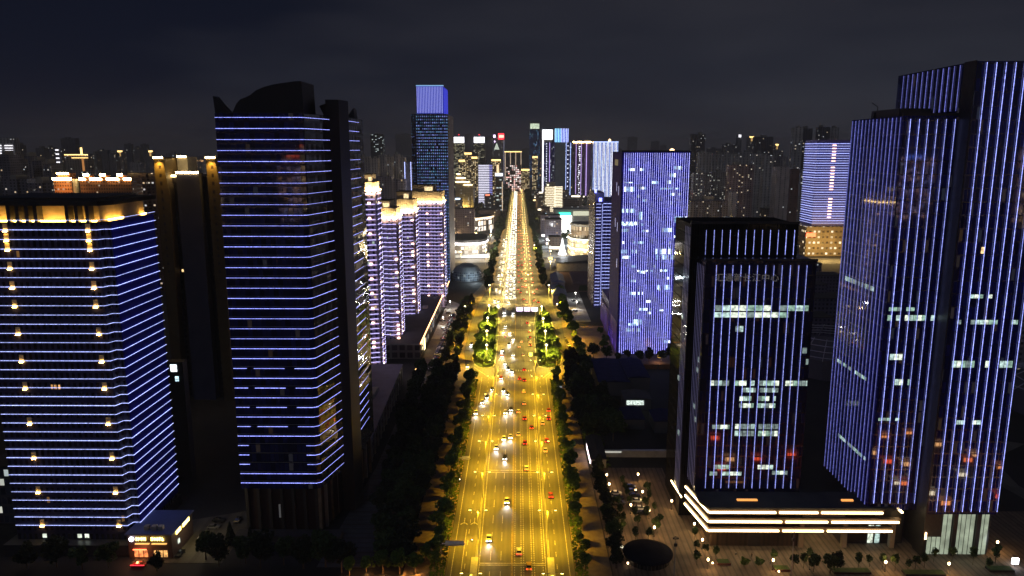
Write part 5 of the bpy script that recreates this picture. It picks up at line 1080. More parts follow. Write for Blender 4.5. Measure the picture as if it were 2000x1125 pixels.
for k,(x,y,wd,lab) in enumerate(((68,225.5,4.5,'long reddish planter beside the lanterns'),(86,221.8,5,'long reddish planter before the podium'),(108,220.5,12,'large black planter bed before the lit canopy'),(131,219.5,13,'large black planter bed beside the great tower lobby'),(157,222,8,'dark planter bed near the violet lit walk'),(44,236.5,5,'small planter at the edge of the car park rows'))):
    t = thing('planter', lab, 'planter', (x,y,0)); part('box', MB().box(x-wd/2,x+wd/2,y-1.4,y+1.4,.14,.85), pr('planter_red', (.14,.05,.04), .6) if k < 2 else pr('planter_black', (.02,.02,.02), .5), t); part('soil', MB().box(x-wd/2+.15,x+wd/2-.15,y-1.25,y+1.25,.85,.9), M_grass, t)
for k,(x,y,h) in enumerate(((50.4,218.4,13.8),(88.0,218.6,15.6))):
    t = thing('camera_mast', f'tall slim grey mast with small cameras, {("left","right")[k]} of the two on the plaza', 'mast', (x,y,0), group='masts on the plaza')
    part('pole', MB().rod((x,y,.14),(x,y,h),.24,.12,8), noisy('mast_grey', (.25,.25,.25), (.35,.35,.35), 1, .5), t); part('head', MB().box(x-.9,x+.9,y-.15,y+.15,h-1.2,h-1).box(x-.9,x-.5,y-.3,y+.3,h-1,h-.6).box(x+.5,x+.9,y-.3,y+.3,h-1,h-.6), M_dark, t); part('head', MB().box(x-.5,x+.5,y-.3,y+.3,h-3.6,h-2.6), M_dark, t)
# made-up glowing stalls below the frame, added for red reflections in the glass
rz_ = random.Random(77)
for k in range(34):
    x = rz_.uniform(85,225) if k % 4 == 0 else rz_.uniform(150,225); y = rz_.uniform(130,196); c = rz_.choice(((1,.10,.03),(1,.22,.06),(1,.35,.1),(1,.5,.2),(1,.85,.6)))
    t = thing('street_stall', f'{nth(k+1)} added red or amber glow box below the frame, for reflections in the glass', 'stall', (x,y,0), group='added reflection glows below the frame')
    part('body', MB().box(x-2,x+2,y-1.6,y+1.6,0,2.4), noisy('glow_box_cloth', (.3,.08,.05), (.4,.12,.08), .5, .8), t); part('lit_front', MB().box(x-1.8,x+1.8,y+1.6,y+1.7,.4,2.2), LED('reflection_glow_%d'%int(c[1]*100), c, 9), t); part('roof', MB().slab([(y-2.2,2.4),(y,3.3),(y+2.2,2.4)], 'x', x-2.4, x+2.4), LED('reflection_canopy_%d'%int(c[1]*100), c, .9), t)
# ------------------------------------------------------------------ signs over the road
t = thing('sign_gantry', 'overhead gantry with three white violet lit sign panels across the outbound lanes', 'sign gantry', (6,580,0))
for x in (-2.4,16.8): part('post', MB().rod((x,580,0),(x,580,10.4),.25), M_white, t)
part('beam', MB().box(-2.4,16.8,579.8,580.2,9.6,10), M_white, t)
for k in range(3): x = -1.2+k*6; part('lit_panel', MB().box(x,x+4.9,579.3,579.6,7.4,10.6), LED('gantry_panel', (.88,.72,1), 2.3, 'FRONT'), t)
t = thing('road_sign', 'small yellow lit road sign on a post at the island tip', 'road sign', (12.6,458,0))
part('post', MB().rod((13.6,458,.2),(13.6,458,7.6),.12), M_white, t); part('arm', MB().box(7,13.6,457.9,458.1,6.2,6.4), M_white, t); part('panel', MB().box(7.0,9.2,457.6,457.8,4.9,7.3), LED('yellow_sign_panel', (1,.85,.1), 3.2, 'FRONT'), t); part('panel', MB().box(9.8,13.4,457.6,457.8,5.0,7.2), pr('sign_back', (.1,.12,.05), .5), t)
for k,(x0,x1,x2,y,z,lab) in enumerate(((-25.6,-25.4,-17.6,227.5,5.4,'white cantilever sign arm reaching over the service lane near the bottom edge'),(-25.2,-25,-20.2,297,5.4,'short cantilever sign arm over the service lane farther up the road'))):
    t = thing('cantilever_sign', lab, 'road sign', (x0,y,0)); part('post', MB().rod((x0,y,.1),(x0,y,z+.3),.16), M_white, t); part('arm', MB().box(x0,x2,y-.2,y+.2,z,z+.3), M_signw, t)
    part('panel', MB().slab([(y-.15,z-.5),(y+.9,z+.75),(y+.96,z+.7),(y-.09,z-.55)], 'x', x0+1.4, x2-.3), M_signw, t)
t = thing('direction_sign', 'small pale direction sign on a post at the right kerb before the dark trees', 'road sign', (24,395,0)); part('post', MB().rod((24,395,.1),(24,395,5.5),.12), M_white, t); part('panel', MB().box(21.5,24.5,394.8,394.9,4,5.6), pr('pale_sign', (.5,.55,.6), .5, emi=(.7,.8,.9), S=.25), t)
for s,(x,lab) in enumerate(((-12.2,'traffic signal mast reaching from the left island over the inbound lanes'),(11.6,'traffic signal mast reaching from the right island over the outbound lanes'))):
    t = thing('signal_mast', lab, 'traffic light', (x-2 if s == 0 else x+2,500,0)); xb = -15 if s == 0 else 12.8; d = 1 if s == 0 else -1
    part('post', MB().rod((xb,500,.3),(xb,500,7),.14), M_white, t); part('arm', MB().rod((xb,500,6.6),(xb+d*6.5,500,6.9),.1), M_white, t); part('signal_head', MB().box(xb+d*6-.3,xb+d*6+.9,499.7,500,6.3,6.9), M_dark, t); part('signal_light', MB().box(xb+d*6,xb+d*6+.35,499.6,499.7,6.4,6.8), LED('signal_green', (.1,1,.4), 4) if s else M_farr, t)
# ------------------------------------------------------------------ trees
def leaf_mesh(n, rx, rz, zc, s, seed, clumps=9, cone=False, mat=0):
    r = random.Random(seed); m = MB(); cl = []
    for _ in range(clumps):
        while True:
            p = Vector((r.uniform(-1,1), r.uniform(-1,1), r.uniform(-1,1)))
            if p.length < 1: break
        cl.append((p*.72, .3+r.random()*.28))
    for _ in range(n):
        if cone:
            h = r.random()**1.35; a = r.random()*6.283; q = (1-h)*(.55+.45*r.random()); c = Vector((math.cos(a)*q*rx, math.sin(a)*q*rx, zc-rz+h*2*rz))
        else:
            p, k = r.choice(cl); d = Vector((r.gauss(0,1), r.gauss(0,1), r.gauss(0,1))); d.normalize(); d *= k*(.55+.45*r.random()); q = p+d
            c = Vector((q.x*rx, q.y*rx, zc+q.z*rz))
        u = Vector((r.gauss(0,1), r.gauss(0,1), r.gauss(0,.6))); u.normalize(); v = u.orthogonal(); v.rotate(__import__('mathutils').Quaternion(u, r.random()*6.28))
        l = s*(.6+r.random()*.8); v = v*l*.45; u = u*l*.6
        m.face([c-u, c+v, c+u*1.1, c-v])
    return m
def trunk_mesh(h, r0, seed, spread=1.6):
    r = random.Random(seed); m = MB().rod((0,0,0),(0,0,h*.55),r0,r0*.7,7)
    for k in range(4):
        a = k*1.6+r.random(); m.rod((0,0,h*(.42+.03*k)),(math.cos(a)*spread,math.sin(a)*spread,h*(.72+.06*r.random())),r0*.5,r0*.2,5)
    m.rod((0,0,h*.5),(0,0,h*.85),r0*.6,r0*.2,5); return m
def proto_tree(kind, n, rx, rz, zc, s, seed, matk, h, r0, cone=False, clumps=9):
    cm = leaf_mesh(n, rx, rz, zc, s, seed, clumps, cone).mesh('crown', M_leafs[matk]); tm = trunk_mesh(h, r0, seed, rx*.45).mesh('trunk', M_bark)
    return cm, tm
TP = {}
for k in range(4): TP['a%d'%k] = proto_tree('broad', 1500, 2.5+.3*k, 2.6+.2*k, 5.0+.3*k, .62, 30+k, 0, 6.4, .18, clumps=10)
for k in range(4): TP['b%d'%k] = proto_tree('dark', 1500, 4.0+.4*k, 4.2+.3*k, 7.2+.4*k, .85, 50+k, 1+(k%2), 9, .28, clumps=13)
for k in range(2): TP['c%d'%k] = proto_tree('island', 2200, 4.2, 4.6, 6.8, .7, 70+k, 0, 8, .3, clumps=14)
TP['d0'] = proto_tree('conifer', 1300, 2.0, 4.2, 4.8, .55, 80, 2, 5, .15, cone=True)
for k in range(2): TP['e%d'%k] = proto_tree('small', 420, 1.5, 1.9, 3.9, .42, 90+k, 1, 4.4, .08, clumps=8)
for k in range(2): TP['f%d'%k] = proto_tree('far', 260, 4.0, 3.8, 6.6, 1.5, 95+k, 1, 8, .3, clumps=9)
TP['g0'] = proto_tree('bushy', 1100, 3.2, 2.6, 3.4, .6, 99, 0, 4, .15, clumps=10)
rt = random.Random(9); NT = 0
def tree(kind, x, y, label, group, s=1.0, z=.14, name='tree'):
    global NT
    cm, tm = TP[kind]; t = thing(name, label, 'tree', (x,y,z), rt.random()*6.28, group); t.scale = (s*rt.uniform(.9,1.1), s*rt.uniform(.9,1.1), s*rt.uniform(.9,1.12))
    for nm, me in (('trunk', tm), ('crown', cm)):
        o = link(bpy.data.objects.new(nm, me)); o.parent = t
    NT += 1; return t
# verge rows beside the service lanes
for side, x0, xs in (('left', -26.5, -1), ('right', 21.4, 1)):
    y = 221; n = 1
    while y < 426:
        x = x0 + xs*rt.random()*1.4; tree('a%d'%rt.randrange(4), x, y, f'{nth(n)} tree up the sunken verge row {side} of the near road'.replace('sunken ',''), f'verge trees {side} of the near road', rt.uniform(.62,1.15))
        y += rt.uniform(6.2,9.6); n += 1
# second verge row (left, across the footpath) and dark park trees
n = 1
for y in range(226, 424, 24):
    tree('a%d'%rt.randrange(4), -29.6+rt.uniform(-1,1), y+rt.uniform(-2,2), f'{nth(n)} small tree up the footpath edge by the dark park', 'footpath trees left of the near road', .8); n += 1
for row,(xa) in enumerate((-38.5,-43.5,-48.5)):
    n = 1; y = 222+row*3
    while y < 432:
        if row == 2 and y < 250: y += 8; continue
        tree('b%d'%rt.randrange(4), xa+rt.uniform(-1.3,1.3)-(y-222)*.022*row, y, f'{nth(n)} tree of {("first","second","third")[row]} row from the road in the dark left park', 'dark park trees left of the road', rt.uniform(.85,1.1)); y += rt.uniform(8,11); n += 1
n = 1
for y in range(222, 300, 8):
    tree('b%d'%rt.randrange(4), 33+rt.uniform(-1,1)+(4 if y < 240 else 0)*0, y, f'{nth(n)} dark tree between right footpath and plaza car park, from the bottom', 'trees between footpath and car park', .62); n += 1
n = 1
for y in range(330, 446, 11):
    for xx in (32,38,44):
        if xx == 44 and y > 380: continue
        tree('b%d'%rt.randrange(4), xx+rt.uniform(-1.5,1.5), y+rt.uniform(-3,3), f'{nth(n)} dark tree of the unlit grove right of the road junction', 'dark grove right of the road', rt.uniform(.9,1.2)); n += 1
# lamps added on the outer kerbs to brighten the junction lanes
for k,(x,y) in enumerate(((-41.5,470),(-42,515),(-41,560),(-39,610),(37,468),(39.5,510),(40,560),(38.5,615),(-27,440),(23.5,436))):
    t = thing('fill_kerb_lamp', f'{nth(k+1)} single arm lamp added on the outer kerb to brighten the junction', 'street lamp', (x,y,.14), group='added kerb lamps round the junction'); d = 1 if x < 0 else -1
    part('pole', MB().rod((x,y,.14),(x,y,10),.15,.09), M_white, t); part('arm', MB().rod((x,y,9.8),(x+d*2.6,y,10.4),.07), M_white, t); part('lamp_head', MB().box(x+d*2.6-.5,x+d*2.6+.5,y-.16,y+.16,10.35,10.55), M_dark, t)
    lamp('lamp_light','SPOT',(d*2.8,0,10.0),26000,YEL,t,(0,0,0),150,.5,.4)
for k,(x,y,d) in enumerate(((-15.6,470,1),(-15.4,505,1),(-15.4,540,1),(-16,580,1),(12.9,470,-1),(12.6,505,-1),(13,540,-1),(14,580,-1))):  # extra lamps added to brighten the lanes between the islands
    t = thing('fill_kerb_lamp', f'{nth(k%4+1)} slender lamp added on the inner edge of the {("left","right")[k//4]} island', 'street lamp', (x,y,.3), group='added inner lamps of the islands')
    part('pole', MB().rod((x,y,.3),(x,y,9),.12,.07), M_white, t); part('arm', MB().rod((x,y,8.8),(x+d*3.4,y,9.4),.06), M_white, t); part('lamp_head', MB().box(x+d*3.4-.4,x+d*3.4+.4,y-.14,y+.14,9.35,9.5), M_dark, t)
    lamp('lamp_light','SPOT',(d*3.6,0,8.9),15000,(1,.62,.08),t,(0,0,0),150,.5,.4)
# island trees
for nm, xs in (('left', ((-19.5,456),(-25,458),(-18,465),(-25.5,467),(-19.5,476),(-26.5,478),(-18.5,488),(-25.5,490),(-20,502),(-26.8,505),(-18.8,516),(-25,520),(-20,533),(-26,537),(-18.6,549),(-24.6,553),(-19.5,566),(-24,572),(-20,586),(-22.5,461),(-22,472),(-22.6,484),(-23,496),(-22.5,510),(-22,524),(-22.6,541),(-22,562),(-22.5,597))), ('right', ((16,455),(22,456),(25.5,462),(15.5,466),(22,470),(26,476),(16,480),(23,486),(26,495),(15.8,496),(22,503),(16.4,513),(24.5,515),(19,526),(24.2,533),(17,543),(22,551),(18,564),(21.6,575),(18.8,588),(20,461),(20.5,475),(20,489),(20.4,508),(20.2,520),(21,536),(20,556),(19,598)))):
    for n,(x,y) in enumerate(xs): tree('c%d'%(n%2), x, y, f'{nth(n+1)} bright green tree from the near tip of the {nm} traffic island', f'trees on the {nm} traffic island', rt.uniform(.66,.8), .3).scale.x *= 1.5
for k,(x,y) in enumerate(((-20.8,450.5),(-17.6,450.6),(18.6,450.2),(21.8,450.4))):
    o = thing('round_shrub', f'{("left","right")[k%2]} yellow green clipped shrub at the tip of the {("left","right")[k//2]} island', 'shrub', (x,y,.3)); o.scale = (.5,.5,.38)
    for nm, me in (('trunk', TP['g0'][1]), ('crown', TP['g0'][0])): q = link(bpy.data.objects.new(nm, me)); q.parent = o
for o in [o for o in sc.objects if o.name.startswith('round_shrub') and o.get('group') and not o.children]:
    o.scale = (.5,.5,.5)
    for nm, me in (('trunk', TP['g0'][1]), ('crown', TP['g0'][0])): q = link(bpy.data.objects.new(nm, me)); q.parent = o
# verge strips beside the junction
n = 1
for y in range(455, 650, 11):
    for xx in (-40.5,-46.5): tree('b%d'%rt.randrange(4), xx+rt.uniform(-1,1), y+rt.uniform(-3,3), f'{nth(n)} tree of the green strip between left junction lane and parked cars', 'green strip left of the junction', .68); n += 1
n = 1
for y in list(range(440, 560, 13))+list(range(570, 700, 11)):
    tree('g0' if n%3 == 0 else 'a%d'%rt.randrange(4), 41+rt.uniform(-2,2) if y < 560 else 37+rt.uniform(-1,1.5), y, f'{nth(n)} tree of the green strip right of the junction', 'green strip right of the junction', rt.uniform(1.0,1.5)); n += 1
n = 1
for x in range(50, 134, 7):
    tree('b%d'%rt.randrange(4), x+rt.uniform(-1,1), 462+rt.uniform(-5,7), f'{nth(n)} tree of the row before the broad blue tower, from the road', 'garden trees before the broad blue tower', rt.uniform(.6,.8)); n += 1
for k,(x,y) in enumerate(((59,497),(62,512),(61,535))): tree('g0', x, y, f'{("nearest","middle","farthest")[k]} bush on the forecourt beside the violet screen wall', 'forecourt bushes', .9)
# avenue trees, growing smaller with distance
for side, xa in (('left',-28.5),('right',24.5)):
    n = 1; y = 706
    while y < 1250:
        tree('f%d'%rt.randrange(2), xa+rt.uniform(-1.5,1.5)-(3 if n%2 else 0)*(1 if xa<0 else -1), y, f'{nth(n)} avenue tree {side} of the far road, counted from the junction', f'avenue trees {side} of the far road', rt.uniform(.8,1.15)); y += 15 if y < 900 else 24; n += 1
at_ = MB(); ar = random.Random(5)
for sx in (-28,-34,25,31):
    y = 1255
    while y < 2550:
        for _ in range(60):
            a, b = ar.random()*6.28, ar.random(); c = Vector((sx+math.cos(a)*5*b, y+math.sin(a)*5, 3+ar.random()*8)); u = Vector((ar.gauss(0,1),ar.gauss(0,1),ar.gauss(0,1)))*1.3; v = u.orthogonal()*.8
            at_.face([c-u,c+v,c+u,c-v])
        y += 14
for _ in range(9000):   # far woods between the quarters
    sx = ar.choice((-1,1)); x = sx*ar.uniform(60,420); y = ar.uniform(1100,2400)
    c = Vector((x,y,2+ar.random()*7)); u = Vector((ar.gauss(0,1),ar.gauss(0,1),ar.gauss(0,1)))*2.0; v = u.orthogonal()*.8; at_.face([c-u,c+v,c+u,c-v])
struct('far_woods', at_, M_leafs[1], 'stuff')
# foreground trees along the bottom edge
for k,(x,y,kd,s) in enumerate(((-104,226,'b0',.8),(-98,222,'b1',.9),(-90,224,'b2',.8),(-84,221,'b3',.9),(-77,223,'b0',.9),(-70,221,'b1',1),(-63,222,'b2',.9),(-57,219,'b3',.9),(-117,219,'b1',.6),(-134,221,'b2',.7),(-142,220,'b0',.8),(-151,221,'b3',.8),(-160,220,'b1',.8))):
    tree(kd, x, y, f'{nth(k+1)} dark tree of the hedge line along the bottom left edge', 'dark trees along the bottom edge', s)
for k,(x,y) in enumerate(((-99.5,236),(-91,232))): tree('d0', x, y, f'pointed dark conifer {("left","right")[k]} of the pair before the dark car park', 'conifers before the car park', 1.0)
t_warm = []
for k,(x,y,s) in enumerate(((-49,219,.8),(-43.5,218.5,1.0),(-38,218,1.0),(-33,218.5,.9),(-54,217,.8))):
    tree('a%d'%(k%4), x, y, f'{nth(k+1)} tree lit orange from below along the bottom edge, from the road'.replace('from the road','counted loosely') if 0 else f'{("slim","round","tall","wide","faint")[k]} tree lit orange from below at the bottom edge', 'orange lit trees at the bottom edge', s)
    l = lamp('uplight','POINT',(x+.8,y-1.2,1.0),260,(1,.42,.1),None,size=.2)
for k,(x,y,kd) in enumerate(((96,220.5,'b0'),(101,219.8,'b2'),(104,221.5,'b1'))): tree(kd, x, y, f'{("left","middle","right")[k]} dense dark tree of the clump before the lit canopy', 'clump before the canopy', .52)
for k,(x,y) in enumerate(((93.5,222.5),(97.2,226.4),(119,222.4),(122.5,221),(126.5,220.8),(129.8,222.5),(138,226.6),(144.2,226.8),(150,225),(63.2,230),(66,227.2),(84.3,225),(62,240.5),(48.4,262),(47.6,254),(49.5,246),(41,238.2),(45.6,238.6),(42.4,281),(42.6,276),(42.8,271),(42.6,265),(43.2,254),(43.4,248),(51,268),(51.2,274),(51.4,259),(51.6,250),(50,245),(38,262),(38,256),(38.4,250),(37.6,245),(33,240),(33.5,232),(60.5,232),(59,224),(90,222),(111,222),(115.5,223.6),(133,223),(153,221),(158,226),(161,230))):
    tree('e%d'%(k%2), x, y, f'{nth(k+1)} slim young tree on the plaza' + (' near the great tower' if x > 110 else ' near the podium' if x > 60 else ' beside the car park rows'), 'young plaza trees', rt.uniform(.8,1.05), name='young_tree')
print('TREES', NT)
# ------------------------------------------------------------------ street lamps
def lampmesh():
    return (MB().rod((0,0,0),(0,0,11),.16,.09,8).mesh('pole', M_white), MB().rod((-2.3,0,11.2),(0,0,10.8),.05,.07,5).rod((2.3,0,11.2),(0,0,10.8),.05,.07,5).mesh('arm', M_white),
            MB().slab([(-3.3,11.1),(-2.3,11.15),(-2.3,11.35),(-3.2,11.3)], 'y', -.18, .18).mesh('lamp_head', M_dark), MB().slab([(3.3,11.1),(2.3,11.15),(2.3,11.35),(3.2,11.3)], 'y', -.18, .18).mesh('lamp_head', M_dark))
LM = lampmesh()
M_bulb = LED('sodium_lamp', (1,.72,.22), 16); M_bulb2 = LED('sodium_lamp_far', (1,.72,.3), 5)
bm1 = MB().box(-3.2,-2.4,-.15,.15,11.0,11.1).mesh('lamp_glass', M_bulb); bm2 = MB().box(2.4,3.2,-.15,.15,11.0,11.1).mesh('lamp_glass', M_bulb)
far_b = MB().lathe([(.15,10.9),(.55,11.2),(.5,11.6),(.1,11.8)],(-2.6,0),8).mesh('lamp_glass', M_bulb2); far_b2 = MB().lathe([(.15,10.9),(.55,11.2),(.5,11.6),(.1,11.8)],(2.6,0),8).mesh('lamp_glass', M_bulb2)
def share_light(nm, typ, P, col, spot=None):
    l = bpy.data.lights.new(nm, typ); l.energy = P; l.color = col; l.shadow_soft_size = .6
    if spot: l.spot_size = R(spot); l.spot_blend = .6
    return l
LN = share_light('street_lamp_light','SPOT',39000,YEL,146); LF = share_light('street_lamp_light_far','SPOT',38000,(1,.68,.18),146)
ys = [200,239,270,301,332,363,394,425]+[640+k*33 for k in range(20)]+[1310+k*55 for k in range(20)]
for side, x in (('left',-13.8),('right',10.35)):
    for n, y in enumerate(ys):
        t = thing('street_lamp', f'{nth(n+1)} twin armed street lamp up the {side} road barrier', 'street lamp', (x,y,.7 if y < 430 else .03), group=f'street lamps on the {side} barrier')
        for nm, me in (('pole',LM[0]),('arm',LM[1]),('lamp_head',LM[2]),('lamp_head',LM[3])):
            o = link(bpy.data.objects.new(nm, me)); o.parent = t
        for me in ((bm1,bm2) if y < 430 else (far_b,far_b2)): o = link(bpy.data.objects.new('lamp_glass', me)); o.parent = t
        o = link(bpy.data.objects.new('lamp_light', LN if y < 430 else LF)); o.location = (0,0,10.6); o.parent = t
isl_head = MB().lathe([(.1,12.0),(.7,12.3),(.75,12.9),(.1,13.3)],(0,0),10).mesh('lamp_head', LED('island_lamp_glow', (1,.78,.5), 8))
isl_pole = MB().rod((0,0,0),(0,0,12.2),.2,.12,8).mesh('pole', M_white); LI = share_light('island_lamp_light','SPOT',44000,(1,.70,.10),166); LI.shadow_soft_size = .8
for side, P_ in (('left', ((-19.8,455),(-21.2,492),(-22.3,532),(-23,576))), ('right', ((18.0,455.5),(18.6,492),(18.4,530),(18.6,572)))):
    for n,(x,y) in enumerate(P_):
        t = thing('park_lamp', f'{nth(n+1)} single globe lamp from the near tip of the {side} island', 'street lamp', (x,y,.3), group=f'globe lamps on the {side} island')
        for nm, me in (('pole',isl_pole),('lamp_head',isl_head)): o = link(bpy.data.objects.new(nm, me)); o.parent = t
        o = link(bpy.data.objects.new('lamp_light', LI)); o.location = (.6,-1.0,11.6); o.parent = t
for k,(x,y) in enumerate(((-26,665),(28,665),(21,951))):
    t = thing('park_lamp', ('globe lamp left of the road just past the islands','globe lamp right of the road just past the islands','bright yellow globe lamp over the right verge far up the avenue')[k], 'street lamp', (x,y,.3))
    for nm, me in (('pole',isl_pole),('lamp_head',isl_head)): o = link(bpy.data.objects.new(nm, me)); o.parent = t
    if k == 2: t.children[1].scale = (2.6,2.6,1.2)
    o = link(bpy.data.objects.new('lamp_light', LI)); o.location = (1.0,-2.2,10.5); o.parent = t
for k,(x,y) in enumerate(((-40,505),(-44,600),(42,520),(33,610),(-58,560),(-58,620),(50,620),(52,660),(-30,1100),(28,1100))):
    t = thing('side_lamp', f'{nth(k+1)} low post lamp on the side lanes around the junction', 'street lamp', (x,y,.1), group='side lane lamps'); part('pole', MB().rod((x,y,.1),(x,y,7),.1), M_white, t); part('lamp_head', MB().box(x-.5,x+.5,y-.2,y+.2,7,7.25), LED('side_lamp_glow', (1,.95,.85), 8), t)
    lamp('lamp_light','POINT',(0,-.6,6.2),2600,(1,.62,.3) if k < 4 else (1,.96,.9),t,size=.4)
# plaza lanterns
lp = MB().rod((0,0,0),(0,0,3.0),.07,.05,6).mesh('pole', M_dark); lh = MB().lathe([(.16,3.0),(.32,3.15),(.34,3.7),(.1,3.95)],(0,0),8).mesh('lamp_head', LED('lantern_bulb', (1,.66,.3), 15)); lb = MB().lathe([(.3,0),(.26,.25),(.08,.4)],(0,0),8).mesh('base', M_dark)
LP = share_light('lantern_light','POINT',750,(1,.58,.2)); LP.shadow_soft_size = .25
PL = [(36.5,285.4),(36.5,276.9),(48.7,270.3),(42.5,259.3),(48.7,255.3),(48.3,242.5),(35.7,241.7),(58.5,262.7),(63,245.2),(63.2,234.2),(62,221.7),(49.4,286),(83.1,221.6),(95.2,221.7),(119.1,220.7),(139,219.9),(163.1,233.4)]
where = ['at the far end of the car park by the footpath','second from the far end along the footpath side','behind the parked white cars','inside the middle of the parking rows','between parking rows and walkway, upper','between parking rows and walkway, lower','at the lower corner of the parking rows','alone beside the stepped tower side','at the corner of the glowing podium','below the podium corner','at the bottom left of the podium front','at the far plaza edge','before the podium doors','beside the young trees under the canopy','before the great tower lobby, left','in front of the great tower lobby glass','near the violet lit walk']
for (x,y),wh in zip(PL, where):
    t = thing('plaza_lantern', f'warm glowing post lantern {wh}', 'lantern', (x,y,.14), group='post lanterns on the plaza')
    for nm, me in (('pole',lp),('lamp_head',lh),('base',lb)): o = link(bpy.data.objects.new(nm, me)); o.parent = t
    o = link(bpy.data.objects.new('lantern_light', LP)); o.location = (.2,-.5,3.9); o.parent = t
for k,(x,y) in enumerate(((39.6,231.2),(44.2,231.2),(48.3,231.4),(64.3,224.4),(84.4,219.6))):
    t = thing('bollard_light', f'{nth(k+1)} low round bollard light on the plaza, from the footpath', 'bollard', (x,y,.14), group='low bollard lights'); part('body', MB().lathe([(.18,.14),(.18,.6)],(x,y),8), M_dark, t); part('lamp_head', MB().lathe([(.24,.6),(.26,.95),(.1,1.05)],(x,y),8), LED('lantern_bulb', (1,.66,.3), 15), t)
t = thing('light_box_sign', 'bright white light box on the bluish walk near the frame edge', 'sign', (163.5,224.5,0)); part('box', MB().box(162.3,164.3,224,224.6,1,3), LED('white_box', (.85,.88,1), 7, 'FRONT'), t); part('post', MB().box(163.2,163.4,224.2,224.4,.1,1), M_dark, t)
# ------------------------------------------------------------------ cars
PAINT = {'w': pr('white_paint', (.7,.7,.68), .25), 'k': pr('black_paint', (.02,.02,.022), .2), 'r': pr('red_paint', (.35,.03,.025), .25), 'y': pr('cab_yellow_paint', (.6,.4,.05), .25), 's': pr('silver_paint', (.35,.35,.36), .25, .6), 'b': pr('blue_paint', (.03,.06,.2), .25)}
CN = {'w':'white','k':'black','r':'red','y':'yellow','s':'silver','b':'dark blue'}
hull = [(-2.25,.32),(-2.28,.62),(-2.1,.78),(-1.0,.95),(1.9,.98),(2.22,.86),(2.26,.36)]
def hullm(m): 
    n = len(hull); i = len(m.v)
    for x, k in ((-.9,.96),(-.9,1),(.9,1),(.9,.96)): pass
    return m.slab(hull, 'x', -.9, .9)
cab = lambda a,b: [(-1.05,.93),(-.35,1.42),(1.15,1.44),(1.75,.97)]
def tapered(m, prof, xb, xt, zb, zt, mi=0):
    i = len(m.v); n = len(prof)
    for sgn in (-1,1):
        for y,z in prof: f = (z-zb)/(zt-zb); m.v.append((sgn*(xb+(xt-xb)*max(0,min(1,f))), y, z))
    for k in range(n): k2 = (k+1)%n; m.f.append((i+k,i+k2,i+n+k2,i+n+k)); m.m.append(mi)
    m.f.append(tuple(i+n+k for k in range(n))); m.m.append(mi); m.f.append(tuple(i+k for k in reversed(range(n)))); m.m.append(mi); return m
M_cg = pr('car_glass', (.015,.018,.022), .08, spec=.8); M_tyre = pr('tyre_rubber', (.02,.02,.02), .8)
M_hl = LED('headlight', (1,.96,.88), 22); M_hlf = LED('headlight_far', (1,.88,.66), 6); M_tl = LED('taillight', (1,.03,.02), 9); M_tlf = LED('taillight_far', (1,.10,.04), 4)
body_me = {}
for c in PAINT:
    m = hullm(MB()); m.box(-.62,.62,-.30,1.1,1.44,1.48); m.box(-.93,.93,-1.75,-1.05,.3,.5); body_me[c] = m.mesh('body', PAINT[c])
cab_me = tapered(MB(), cab(0,0), .84, .64, .93, 1.44).mesh('window', M_cg)
def wheel(x, y):
    return MB().rod((x-.11,y,.33),(x+.11,y,.33),.33,n=10)
wh_me = [wheel(x,y).mesh('wheel', M_tyre) for x in (-.82,.82) for y in (-1.4,1.4)]
hl_me = [MB().box(x-.22,x+.22,-2.34,-2.2,.58,.76).mesh('headlight', M_hl) for x in (-.62,.62)]; hlf = [MB().box(x-.34,x+.34,-2.45,-2.2,.5,1.0).mesh('headlight', M_hlf) for x in (-.6,.6)]
tl_me = [MB().box(x-.2,x+.2,2.2,2.31,.66,.84).mesh('taillight', M_tl) for x in (-.66,.66)]; tlf = [MB().box(x-.34,x+.34,2.2,2.4,.6,1.05).mesh('taillight', M_tlf) for x in (-.58,.58)]
HB = share_light('headlight_beam','SPOT',3500,(1,.95,.85),70); HB.shadow_soft_size = .3
def car(x, y, c, rz, label, group, beams=True, tail=True, detail=2, z=.04, lights=True):
    t = thing('car', label, 'car', (x,y,z), rz, group); q = lambda nm, me: setattr(link(bpy.data.objects.new(nm, me)), 'parent', t) 
    q('body', body_me[c]); q('window', cab_me)
    if detail > 1:
        for me in wh_me: q('wheel', me)
    if lights:
        if beams:
            for me in (hl_me if detail > 1 else hlf): q('headlight', me)
            o = link(bpy.data.objects.new('headlight_beam', HB)); o.location = (0,-2.6,.75); o.rotation_euler = (R(-80),0,0); o.parent = t
        if tail:
            for me in (tl_me if detail > 1 else tlf): q('taillight', me)
    return t
